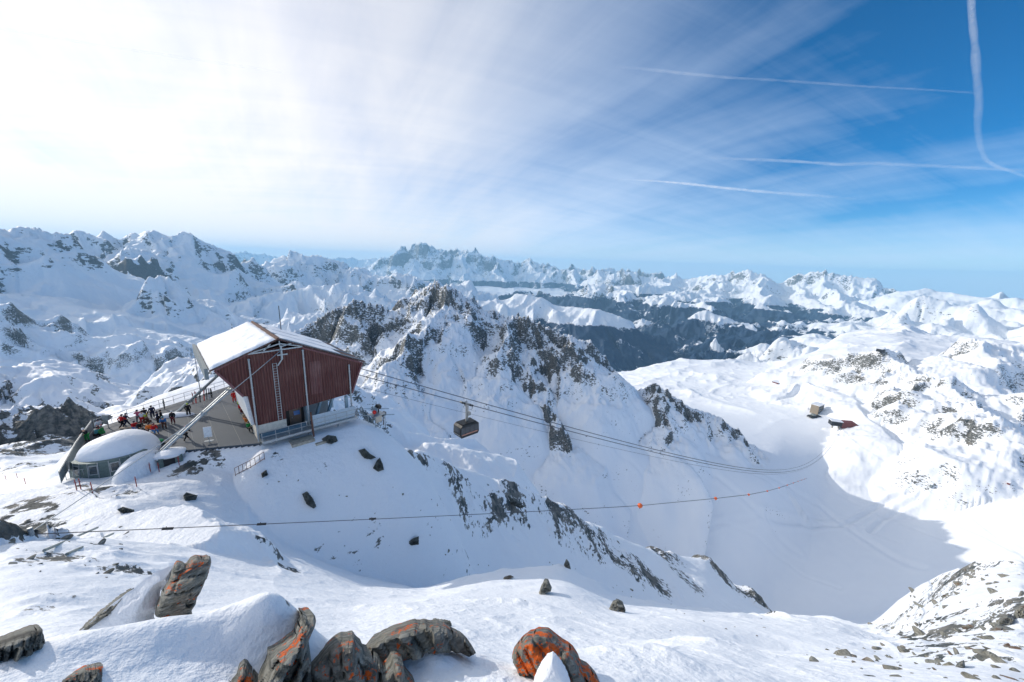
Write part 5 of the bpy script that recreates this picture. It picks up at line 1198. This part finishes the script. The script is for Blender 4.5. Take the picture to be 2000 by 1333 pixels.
for (a, b_, rm, w, h, mt, lab) in ((1720,687,1500,5,4,'dark','tiny dark hut on the crest of the rocky hill at right'),(1818,952,900,1.6,4,'slate','tiny lift post at the bend of the ski track'),(1970,946,900,1.6,2,'brown','tiny reddish hut by the ski track near the right edge'),(1519,748,1200,7,2,'brown','faint low roof on the white plateau')):
    g = ground_hit(a, b_, rm)
    if g is None: continue
    k_ = np.linalg.norm(g)/690.0; t_ = empty('hut', g-np.array([0,0,0.5]), 0.4, lab, 'hut')
    part(MB().box((-w*k_,-w*.6*k_,0),(w*k_,w*.6*k_,h*k_)), 'wall', MAT[mt], t_); part(MB().prism([(-w*1.1*k_,h*k_),(w*1.1*k_,h*k_),(0,h*1.45*k_)], -w*.7*k_, w*.7*k_), 'roof', SNOW, t_)
# ------------------------------------------------------------------ rocks
def rock_material(name, lichen=0.0, warm=0.0, scale=1.0):
    m, T = new_mat(name); P = T.n('ShaderNodeNewGeometry').outputs['Position']; s = 1.0/scale
    ro = T.n('ShaderNodeMapping', inp={'Vector': P, 'Rotation': (0.5, 0.9, 0.35), 'Scale': (1.0, 1.0, 5.0)}).outputs[0]
    n1 = T.noise(P, 2.2*s, 9, 0.68); n2 = T.noise(ro, 3.0*s, 8, 0.66); n3 = T.noise(P, 14*s, 7, 0.7); n4 = T.noise(P, 0.9*s, 4, 0.5)
    c = T.mix(T.ramp(n2, 0.34, 0.66), (0.085, 0.095, 0.088), (0.38, 0.38, 0.34))
    c = T.mix(T.ramp(n1, 0.42, 0.70, 0, 0.65), c, (0.30, 0.275, 0.21))
    c = T.mix(T.ramp(n4, 0.50, 0.66, 0, 0.25+warm*0.5), c, (0.17, 0.085, 0.045))
    c = T.mix(T.ramp(n3, 0.60, 0.72, 0, 0.55), c, (0.42, 0.42, 0.37))
    if lichen:
        l1 = T.noise(P, 3.0*s, 7, 0.72, 0.4); l2 = T.noise(P, 13*s, 5, 0.7)
        nz = T.n('ShaderNodeSeparateXYZ', inp={0: T.n('ShaderNodeNewGeometry').outputs['Normal']}).outputs[2]
        t = T.m('ADD', T.m('ADD', T.m('MULTIPLY', l1, 0.7), T.m('MULTIPLY', l2, 0.3)), T.m('MULTIPLY', nz, 0.035))
        c = T.mix(T.ramp(t, 0.605-0.11*lichen, 0.63-0.11*lichen), c, T.mix(l2, (0.88, 0.19, 0.025), (0.68, 0.10, 0.015)))
    b = T.n('ShaderNodeBump', inp={'Height': n2, 'Strength': 1.0, 'Distance': 0.14*scale}); b2 = T.n('ShaderNodeBump', inp={'Height': n3, 'Strength': 1.0, 'Distance': 0.03*scale, 'Normal': b.outputs[0]})
    p = T.n('ShaderNodeBsdfPrincipled', inp={'Base Color': c, 'Roughness': 0.82, 'Normal': b2.outputs[0]}); p.inputs['Specular IOR Level'].default_value = 0.3
    T.n('ShaderNodeOutputMaterial', inp={0: p.outputs[0]}); return m
RM = {'plain': rock_material('schist', 0.0), 'lich': rock_material('schist_with_orange_lichen', 0.80, 0, 0.6), 'lich2': rock_material('schist_some_lichen', 0.22, 0, 0.6), 'warm': rock_material('rusty_schist', 0.0, 1.0), 'far': rock_material('grey_rock', 0.0, 0.3, 2.0)}
for n_ in ('dark',):
    RM['dark'] = simple('dark_green_rock', (0.075, 0.085, 0.078), 0.85, 0, 0.7, 1.4, 0.12)

def outline_rock(name, outline, r, thick, mat, lab, group=None, seed=1, N=60, calm=1.0, tilt=0.35):
    """a boulder with the photographed outline, real distance and real thickness"""
    rs_ = r if isinstance(r, (list, tuple)) else None
    cpx = np.mean([p[0] for p in outline]); cpy = np.mean([p[1] for p in outline]); r0 = r
    bot = max(outline, key=lambda p: p[1]); bx = np.mean([p[0] for p in outline if p[1] > bot[1]-6]); gb = ground_hit(bx, min(bot[1]-(26 if calm < 0.5 else 1), 1331), 1.0)
    c = at_r(cpx, cpy, r0)
    if gb is not None and name != 'outcrop' and r < 8.5 and r not in (7.0, 7.2, 7.35): c = c/np.linalg.norm(c)*np.linalg.norm(gb)*(0.93 if name == 'snow_bank' and len(outline) < 14 else 1.02)
    f = c/np.linalg.norm(c); rt = np.cross(f, [0,0,1.0]); rt /= np.linalg.norm(rt); up = np.cross(rt, f)
    # plane of the outline: leans between facing us and standing upright
    nrm = -(f*(1-tilt)+np.array([f[0], f[1], 0])*tilt); nrm /= np.linalg.norm(nrm)
    e1 = np.cross([0,0,1.0], nrm); e1 /= np.linalg.norm(e1); e2 = np.cross(nrm, e1)
    pl = []
    for p in outline:
        d = ray(*p); q = d*((c@nrm)/(d@nrm)); pl.append(((q-c)@e1, (q-c)@e2))
    pl = np.array(pl)
    # roughen the outline
    out = []; rng = random.Random(seed); sz = max(np.ptp(pl[:,0]), np.ptp(pl[:,1]))
    for i in range(len(pl)):
        a, b = pl[i], pl[(i+1) % len(pl)]; L_ = np.linalg.norm(b-a); n = max(1, int(L_/(sz*0.045))); t = (b-a)/(L_+1e-9); nn = np.array([t[1], -t[0]])
        for k in range(n): out.append(a+(b-a)*k/n+nn*(rng.uniform(-1, 1)*sz*0.010 if k else 0))
    out = np.array(out)
    x0, y0 = out.min(0)-1e-3; x1, y1 = out.max(0)+1e-3; h = max(x1-x0, y1-y0)/N
    nx = int((x1-x0)/h)+3; ny = int((y1-y0)/h)+3; gx, gy = np.meshgrid(x0-h+np.arange(nx)*h, y0-h+np.arange(ny)*h)
    sd = poly_sd(gx, gy, out); ins = sd < 0.0
    keep = sd < h*0.75
    # snap the outer ring on to the outline
    gx2, gy2 = gx.copy(), gy.copy()
    for j, i in zip(*np.where(keep & (sd > -h*0.55))):
        p = np.array([gx[j, i], gy[j, i]]); bd = 1e9
        A_ = out; B_ = np.roll(out, -1, 0); E = B_-A_; t = np.clip(((p-A_)*E).sum(1)/((E**2).sum(1)+1e-12), 0, 1); Q_ = A_+E*t[:, None]; k = ((Q_-p)**2).sum(1).argmin(); gx2[j, i], gy2[j, i] = Q_[k]
        sd[j, i] = 0
    idx = -np.ones(gx.shape, int); idx[keep] = np.arange(keep.sum())
    di = np.maximum(-sd, 0); half = di.max(); th = thick
    prof = np.clip(di/(half*0.55), 0, 1)**0.55
    u = gx2/sz; v = gy2/sz
    # broken planes: the face is the lowest of many tilted facets, then bedding steps and cracks
    def facets(cnt, hi, sl_, sd_):
        rg = random.Random(sd_); z = np.full(u.shape, 9.0); uc, vc = u[keep].mean(), v[keep].mean()
        for _ in range(cnt):
            a_ = rg.uniform(0, 2*math.pi); k_ = rg.uniform(0.4, 1.0)*sl_; z = np.minimum(z, hi*rg.uniform(0.75, 1.15)-k_*((u-uc)*math.cos(a_)+(v-vc)*math.sin(a_)))
        return z
    ca, sa_ = math.cos(0.6+0.3*seed), math.sin(0.6+0.3*seed)
    A1 = u*ca+v*sa_; A2 = v*ca-u*sa_
    big = np.clip(facets(11, 1.0, 1.9, seed), -0.2, 1.2)
    wob = 0.5*pnoise(u*3+seed, v*3, seed+5)
    bed = A1*9+wob; stp = pnoise(np.floor(bed)*1.37+seed, np.floor(A2*2.2+0.4*pnoise(u*4, v*4, seed+7))*0.77+0.5, seed+6)
    crack = np.exp(-(np.abs(bed-np.round(bed))/0.09)**2)*0.10
    fine = 0.05*pnoise(A1*28, A2*9+seed, seed+2)+0.05*np.abs(pnoise(A1*11, A2*13, seed+3))
    e_ = np.clip(di/(half*0.20), 0, 1)**0.35 if calm > 0.5 else np.sin(np.clip(di/(half*0.9), 0, 1)*math.pi/2)**1.1
    front = th*e_*(0.72*(1-calm)+calm*(0.25+0.75*np.clip(big, 0, 1.1)) + calm*(0.30*stp-crack-fine)); front = np.maximum(front, 0.0)
    back = -th*1.1*e_
    V = []
    for z in (front, back):
        for j, i in zip(*np.where(keep)):
            V.append(c+e1*gx2[j, i]+e2*gy2[j, i]+nrm*z[j, i]-c)
    n0 = int(keep.sum()); F = []
    for j in range(ny-1):
        for i in range(nx-1):
            q = [idx[j, i], idx[j, i+1], idx[j+1, i+1], idx[j+1, i]]
            if min(q) < 0: continue
            if sd[j:j+2, i:i+2].min() > -h*0.2 and not ins[j:j+2, i:i+2].any(): continue
            F.append(tuple(q)); F.append(tuple(k+n0 for k in q[::-1]))
    me = bpy.data.meshes.new(name); me.from_pydata([tuple(map(float, p)) for p in V], [], F); me.update()
    bm = bmesh.new(); bm.from_mesh(me); bmesh.ops.remove_doubles(bm, verts=bm.verts, dist=h*0.25)
    loose = [v_ for v_ in bm.verts if not v_.link_faces]; bmesh.ops.delete(bm, geom=loose, context='VERTS')
    bmesh.ops.recalc_face_normals(bm, faces=bm.faces); bm.to_mesh(me); bm.free()
    me.materials.append(mat); o = bpy.data.objects.new(name, me); C.objects.link(o); o.location = tuple(c); prop(o, lab, 'rock' if 'snow' not in name else 'snow', group)
    return o
G1 = 'large rocks in the foreground'
outline_rock('boulder', [(378,1236),(350,1226),(318,1212),(302,1200),(306,1180),(314,1160),(326,1140),(334,1120),(340,1104),(347,1098),(359,1101),(364,1105),(372,1093),(385,1087),(400,1089),(410,1086),(412,1092),(411,1106),(405,1125),(396,1142),(388,1158),(383,1175),(374,1192),(374,1218)], 7.0, 0.50, RM['lich2'], 'tall pointed grey-brown rock fin leaning right, at left of the foreground', G1, 3, 64)
wd = outline_rock('snow_wedge', [(166,1226),(200,1196),(236,1168),(262,1150),(285,1130),(305,1116),(330,1107),(346,1100),(342,1122),(346,1140),(330,1152),(314,1150),(311,1172),(318,1184),(302,1196),(300,1208),(360,1232),(350,1272),(250,1280),(150,1262),(120,1255)], 7.2, 0.30, SNOW, 'smooth wedge of snow banked against the pointed rock fin', None, 4, 50, calm=0.25)
wd['category'] = 'snow'
outline_rock('boulder', [(150,1240),(165,1222),(200,1192),(236,1164),(262,1148),(258,1158),(240,1175),(215,1196),(190,1216),(172,1234)], 7.35, 0.2, RM['warm'], 'thin brown rock edge under the snow wedge', G1, 5, 40)
outline_rock('boulder', [(586,1196),(588,1212),(580,1222),(572,1238),(545,1256),(522,1268),(518,1290),(505,1312),(490,1300),(478,1288),(468,1296),(462,1312),(440,1318),(425,1345),(560,1350),(590,1318),(606,1292),(604,1262),(600,1240),(612,1222),(616,1204),(610,1196),(598,1200)], 5.6, 0.55, RM['lich2'], 'dark jagged rock with a snow slab on its left, near the bottom of the picture', G1, 6, 60)
def snow_bank(ol, r, th, lab, seed, calm=0.12):
    o = outline_rock('snow_bank', ol, r, th, SNOW, lab, 'snow banked round the foreground rocks', seed, 56, calm=calm); o['category'] = 'snow bank'
    for q in o.data.polygons: q.use_smooth = True
    return o
snow_bank([(1040,1350),(1044,1322),(1056,1296),(1070,1276),(1080,1272),(1092,1284),(1104,1302),(1112,1324),(1118,1350)], 3.4, 0.10, 'narrow tongue of snow in the cleft of the bright orange rock', 73)
outline_rock('boulder', [(-20,1264),(10,1252),(40,1240),(66,1230),(82,1228),(86,1242),(88,1256),(70,1266),(40,1276),(10,1288),(-20,1292)], 5.6, 0.3, RM['warm'], 'rusty brown slanting rock slab at the left edge', G1, 7, 40)
outline_rock('boulder', [(90,1345),(110,1330),(135,1318),(165,1304),(201,1298),(196,1345),(178,1345),(160,1326),(140,1345)], 3.9, 0.22, RM['lich2'], 'low green-grey rock poking out of the snow at the bottom left', G1, 8, 40)
outline_rock('boulder', [(572,1350),(585,1328),(600,1302),(620,1284),(640,1262),(664,1246),(690,1242),(700,1256),(712,1272),(738,1278),(748,1296),(765,1272),(784,1280),(787,1300),(805,1318),(822,1350)], 4.2, 0.45, RM['lich2'], 'broad grey rock with orange lichen and a cleft, at the bottom edge', G1, 9, 60)
outline_rock('boulder', [(708,1268),(722,1252),(745,1240),(772,1228),(800,1220),(830,1217),(858,1221),(882,1232),(905,1244),(920,1258),(930,1276),(916,1284),(900,1276),(870,1272),(840,1272),(800,1278),(770,1284),(742,1296),(722,1290)], 4.9, 0.34, RM['lich2'], 'long arched grey-green rock with orange lichen spots above the snow', G1, 10, 60)
outline_rock('boulder', [(1000,1280),(1004,1264),(1016,1250),(1030,1238),(1048,1232),(1070,1233),(1084,1244),(1102,1258),(1122,1272),(1133,1288),(1136,1300),(1152,1308),(1168,1326),(1180,1350),(1128,1350),(1110,1350),(1060,1350),(1030,1350),(1022,1322),(1010,1300)], 4.3, 0.42, RM['lich'], 'bright orange lichen-covered rock split by a tongue of snow', G1, 11, 60)
outline_rock('boulder', [(840,1216),(846,1209),(862,1210),(880,1214),(884,1226),(876,1224),(862,1216)], 6.2, 0.12, RM['plain'], 'small flat dark rock just behind the arched rock', G1, 12, 30)
G2 = 'upright rocks on the snow crest'
outline_rock('boulder', [(1043,1196),(1048,1180),(1052,1160),(1058,1142),(1064,1132),(1072,1134),(1078,1148),(1076,1156),(1068,1158),(1060,1168),(1064,1180),(1056,1194)], 17, 0.5, RM['far'], 'upright pale grey rock spike on the snow crest left of centre', G2, 13, 34)
outline_rock('boulder', [(1188,1210),(1189,1190),(1196,1176),(1206,1172),(1216,1178),(1222,1192),(1220,1206),(1212,1204),(1208,1190),(1201,1192),(1202,1210)], 18, 0.5, RM['far'], 'rounded arch-like grey rock right of the spike on the crest', G2, 14, 34)
outline_rock('boulder', [(980,1140),(984,1128),(996,1124),(1004,1128),(992,1132),(986,1142)], 22, 0.3, RM['far'], 'small curved grey stone on the snow left of the spike', G2, 15, 24)
outline_rock('boulder', [(1101,1104),(1106,1092),(1112,1100),(1116,1116),(1108,1114)], 30, 0.5, RM['far'], 'tiny dark rock tooth on the top of the snow crest', G2, 16, 24)
G3 = 'rocks at the bottom right'
for k, (ol, r_, lab, mt) in enumerate((
  ([(1509,1335),(1512,1318),(1522,1308),(1534,1312),(1545,1322),(1560,1340)], 11, 'rounded brown rock, leftmost of the bottom right rocks', 'warm'),
  ([(1602,1340),(1603,1308),(1614,1303),(1628,1308),(1638,1318),(1640,1340)], 11, 'squarish brown-green rock standing at the bottom edge', 'warm'),
  ([(1646,1340),(1650,1322),(1662,1315),(1678,1318),(1670,1330),(1658,1340)], 11, 'green-grey pointed rock right of the squarish one', 'plain'),
  ([(1566,1334),(1572,1322),(1590,1323),(1600,1330),(1580,1332)], 12, 'low grey rock half sunk in snow between two brown rocks', 'plain'),
  ([(1724,1310),(1740,1300),(1760,1294),(1752,1302),(1740,1318)], 14, 'thin slanting grey slab at the lower right', 'plain'),
  ([(1765,1345),(1770,1326),(1795,1318),(1830,1328),(1850,1345)], 10, 'wide rusty brown boulder at the bottom right edge', 'warm'),
  ([(1795,1312),(1812,1308),(1840,1314),(1870,1318),(1890,1325),(1880,1345),(1840,1330),(1812,1322)], 12, 'long dark green-grey boulder above the rusty one', 'plain'),
  ([(1862,1312),(1868,1298),(1882,1292),(1885,1308),(1880,1320)], 14, 'small brown tapered rock above the long dark boulder', 'warm'),
  ([(1884,1345),(1885,1322),(1905,1318),(1920,1330),(1930,1345)], 12, 'brown-green rock at the lower right bottom edge', 'warm'),
  ([(1928,1255),(1932,1232),(1945,1222),(1962,1226),(1985,1232),(2004,1245),(2004,1256),(1960,1254)], 40, 'big dark brown outcrop near the right edge', 'warm'),
  ([(1978,1205),(1984,1188),(2004,1178),(2004,1212),(1990,1212)], 50, 'brown outcrop cut by the right edge', 'warm'),
  ([(1948,1218),(1952,1208),(1968,1202),(1982,1210),(1978,1218)], 46, 'rusty rock just above the big dark outcrop', 'warm'))):
    outline_rock('boulder', ol, r_, 0.03*r_, RM[mt], lab, G3, 20+k, 30)
# dark outcrops on the shaded flank
G4 = 'dark outcrops on the shaded slope'
for k, (ol, lab) in enumerate((
  ([(590,965),(600,960),(612,975),(618,990),(612,994),(598,985)], 'triangular dark outcrop in the middle of the shaded slope'),
  ([(700,880),(712,876),(722,886),(735,894),(724,898),(712,896),(706,890)], 'dark split outcrop right below the station'),
  ([(728,915),(736,900),(742,894),(748,908),(750,918),(738,922)], 'greenish pointed outcrop below the split one'),
  ([(628,858),(640,850),(656,852),(660,862),(648,868),(634,866)], 'snow-capped dark boulder at the end of the concrete footings'),
  ([(792,1062),(806,1052),(818,1048),(818,1064),(804,1066)], 'lone dark outcrop low on the shaded slope'),
  ([(358,968),(364,962),(386,968),(382,978),(362,986)], 'dark outcrop left of the stair railing'),
  ([(178,1262),(178,1262),(178,1262)], ''),
  ([(976,968),(990,966),(1008,980),(1026,990),(1016,994),(996,984),(980,990)], 'dark ragged outcrop on the crest of the shaded slope'),
  ([(240,990),(262,996),(262,1006),(240,1004),(228,996)], 'dark rock in the gully below the snow mound'),
  ([(510,925),(520,918),(524,928),(512,934)], 'small dark rock under the stair railing'))):
    if not lab: continue
    cx_, cy_ = np.mean([p[0] for p in ol]), np.mean([p[1] for p in ol]); g = ground_hit(cx_, cy_, 20)
    r_ = math.hypot(g[0], g[1]); outline_rock('outcrop', ol, r_-0.15, 0.010*r_, RM['dark'], lab, G4, 40+k, 34, tilt=0.1, calm=1.5)

# loose stones scattered over the lower right and on the slopes
def stone_mesh(seed):
    bm = bmesh.new(); bmesh.ops.create_icosphere(bm, subdivisions=3, radius=1.0); rng = random.Random(seed)
    cuts = [(Vector((rng.gauss(0,1), rng.gauss(0,1), rng.gauss(0,1))).normalized(), rng.uniform(0.35, 0.8)) for _ in range(11)]
    for v in bm.verts:
        p = v.co.copy()
        for n, d in cuts:
            k = p.dot(n)
            if k > d: p -= n*(k-d)*0.92
        v.co = Vector((p.x*1.25, p.y*0.85, p.z*0.7))
    me = bpy.data.meshes.new('stone'); bm.to_mesh(me); bm.free(); me.materials.append(RM['plain'] if seed % 3 else RM['warm']); return me
STM = [stone_mesh(i) for i in range(8)]
rng = random.Random(12)
def scatter(n, zone, smin, smax, rmin, grp, where):
    cnt = 0; tries = 0
    while cnt < n and tries < n*12:
        tries += 1; u, v = rng.random(), rng.random(); q = zone(u, v); g = ground_hit(q[0], q[1], rmin)
        if g is None or np.linalg.norm(g) > 400: continue
        s_ = (smin+(smax-smin)*rng.random()**2.5)*np.linalg.norm(g)/690.0
        o = bpy.data.objects.new('stone', STM[rng.randrange(8)]); C.objects.link(o); o.location = tuple(g-np.array([0,0,s_*0.30])); o.rotation_euler = (rng.uniform(-.4,.4), rng.uniform(-.4,.4), rng.uniform(0,6.28)); o.scale = (s_, s_*rng.uniform(.6,1.1), s_*rng.uniform(.5,1.0))
        prop(o, where, 'stone', grp); cnt += 1
scatter(90, lambda u, v: (1560+440*u**0.7, 1180+150*v*(0.35+0.65*u)+ (1-u)*95), 2.5, 13, 8, 'stones strewn over the lower right slope', 'dark angular stone among many strewn over the snow at the lower right')
scatter(70, lambda u, v: (1700+300*u, 1110+120*v), 2, 7, 60, 'stones on the ridge at the right edge', 'small dark stone on the snowy ridge at the right edge')
scatter(60, lambda u, v: (480+900*u, 900+240*u*0.6+150*v), 1.5, 5, 40, 'stones on the shaded flank below the station', 'small dark stone poking through the shaded snow below the station')
scatter(40, lambda u, v: (20+260*u, 1010+120*v), 2, 8, 14, 'stones in the gully at the left', 'dark stone in the snowy gully at the left')
scatter(24, lambda u, v: (960+560*u, 1130+90*v+30*u), 1.5, 5, 12, 'stones along the foreground snow crest', 'small stone along the foreground snow crest')

# ------------------------------------------------------------------ vapour trails, high above the air layer
def trail_mat():
    m, T = new_mat('vapour_trail'); O = T.n('ShaderNodeTexCoord').outputs['Object']
    n = T.noise(O, 1/350.0, 6, 0.7)
    lw = T.n('ShaderNodeLayerWeight', inp={'Blend': 0.5}).outputs['Facing']
    a = T.m('MULTIPLY', T.ramp(lw, 0.0, 1.0, 1.0, 0.0), T.ramp(n, 0.25, 0.70, 0.15, 0.9))
    at_ = T.n('ShaderNodeAttribute', attribute_name='fade').outputs['Fac']
    a = T.m('MULTIPLY', a, at_)
    d = T.n('ShaderNodeBsdfDiffuse', inp={'Color': (1, 1, 1, 1)}); tl = T.n('ShaderNodeBsdfTranslucent', inp={'Color': (1, 1, 1, 1)}); mx0 = T.n('ShaderNodeMixShader', inp={0: 0.5, 1: d.outputs[0], 2: tl.outputs[0]})
    tr = T.n('ShaderNodeBsdfTransparent'); mx = T.n('ShaderNodeMixShader', inp={0: a, 1: tr.outputs[0], 2: mx0.outputs[0]})
    T.n('ShaderNodeOutputMaterial', inp={0: mx.outputs[0]}); return m
TM = trail_mat()
def trail(pix, widths, fades, lab, alt=7000.0, seed=0):
    n = 60; t = np.linspace(0, len(pix)-1, n); xs = np.interp(t, range(len(pix)), [p[0] for p in pix]); ys = np.interp(t, range(len(pix)), [p[1] for p in pix])
    ws = np.interp(t, range(len(widths)), widths) if len(widths) == len(pix) else np.interp(t, [0, len(pix)-1], widths); fd = np.interp(t, range(len(pix)), fades)
    P = []; Rr = []
    for x, y, w in zip(xs, ys, ws):
        d = ray(x, y); d = d/np.linalg.norm(d); q = d*min(alt/max(d[2], 0.02), 60000.0); P.append(q); Rr.append(w*0.5*np.dot(q, Fv)/690.0*(1+0.25*float(pnoise(np.array(x*0.03+seed), np.array(y*0.03), 5))))
    P0 = P[0]; b = MB(); b.tube([p-P0 for p in P], Rr, 12, cap=False); o = b.build('vapour_trail', TM, None, True); o.location = tuple(P0)
    at = o.data.attributes.new('fade', 'FLOAT', 'POINT'); at.data.foreach_set('value', np.repeat(fd, 12).astype(np.float32)); prop(o, lab, 'vapour trail', 'vapour trails in the sky')
trail([(1896,-25),(1898,30),(1904,90),(1908,150),(1912,200),(1909,250),(1914,285),(1925,312),(1945,325),(1975,335),(2020,352)], [11,11,12,13,12,10,9,8,7,6,6], [.9,.9,.9,.9,.9,.9,.9,.85,.8,.6,.4], 'steep nearly vertical white vapour trail at the top right')
trail([(1190,130),(1260,135),(1330,143),(1420,152),(1500,156),(1600,163),(1700,170),(1800,175),(1905,182)], [4,6,6,5,5,5,4,4,4], [0,.08,.14,.10,.10,.12,.10,.10,.08], 'thin faint vapour trail, highest of the level ones')
trail([(1380,308),(1420,310),(1500,313),(1560,316),(1640,322),(1700,319),(1780,323),(1860,326),(1930,330),(2010,334)], [4,6,6,6,6,7,7,7,7,6], [0,.10,.18,.32,.22,.16,.16,.2,.2,.15], 'long level vapour trail reaching the right edge')
trail([(1200,350),(1280,354),(1340,359),(1400,366),(1470,373),(1540,379),(1620,384),(1700,392)], [3,4,5,6,6,6,7,7], [0,.35,.5,.5,.4,.25,.1,0], 'short bright vapour trail, lowest on the right')
trail([(-20,52),(60,66),(200,90),(350,112),(450,127),(550,142)], [6,6,5,5,5,4], [.1,.2,.15,.2,.2,.1], 'very faint vapour trail in the white sky at left')
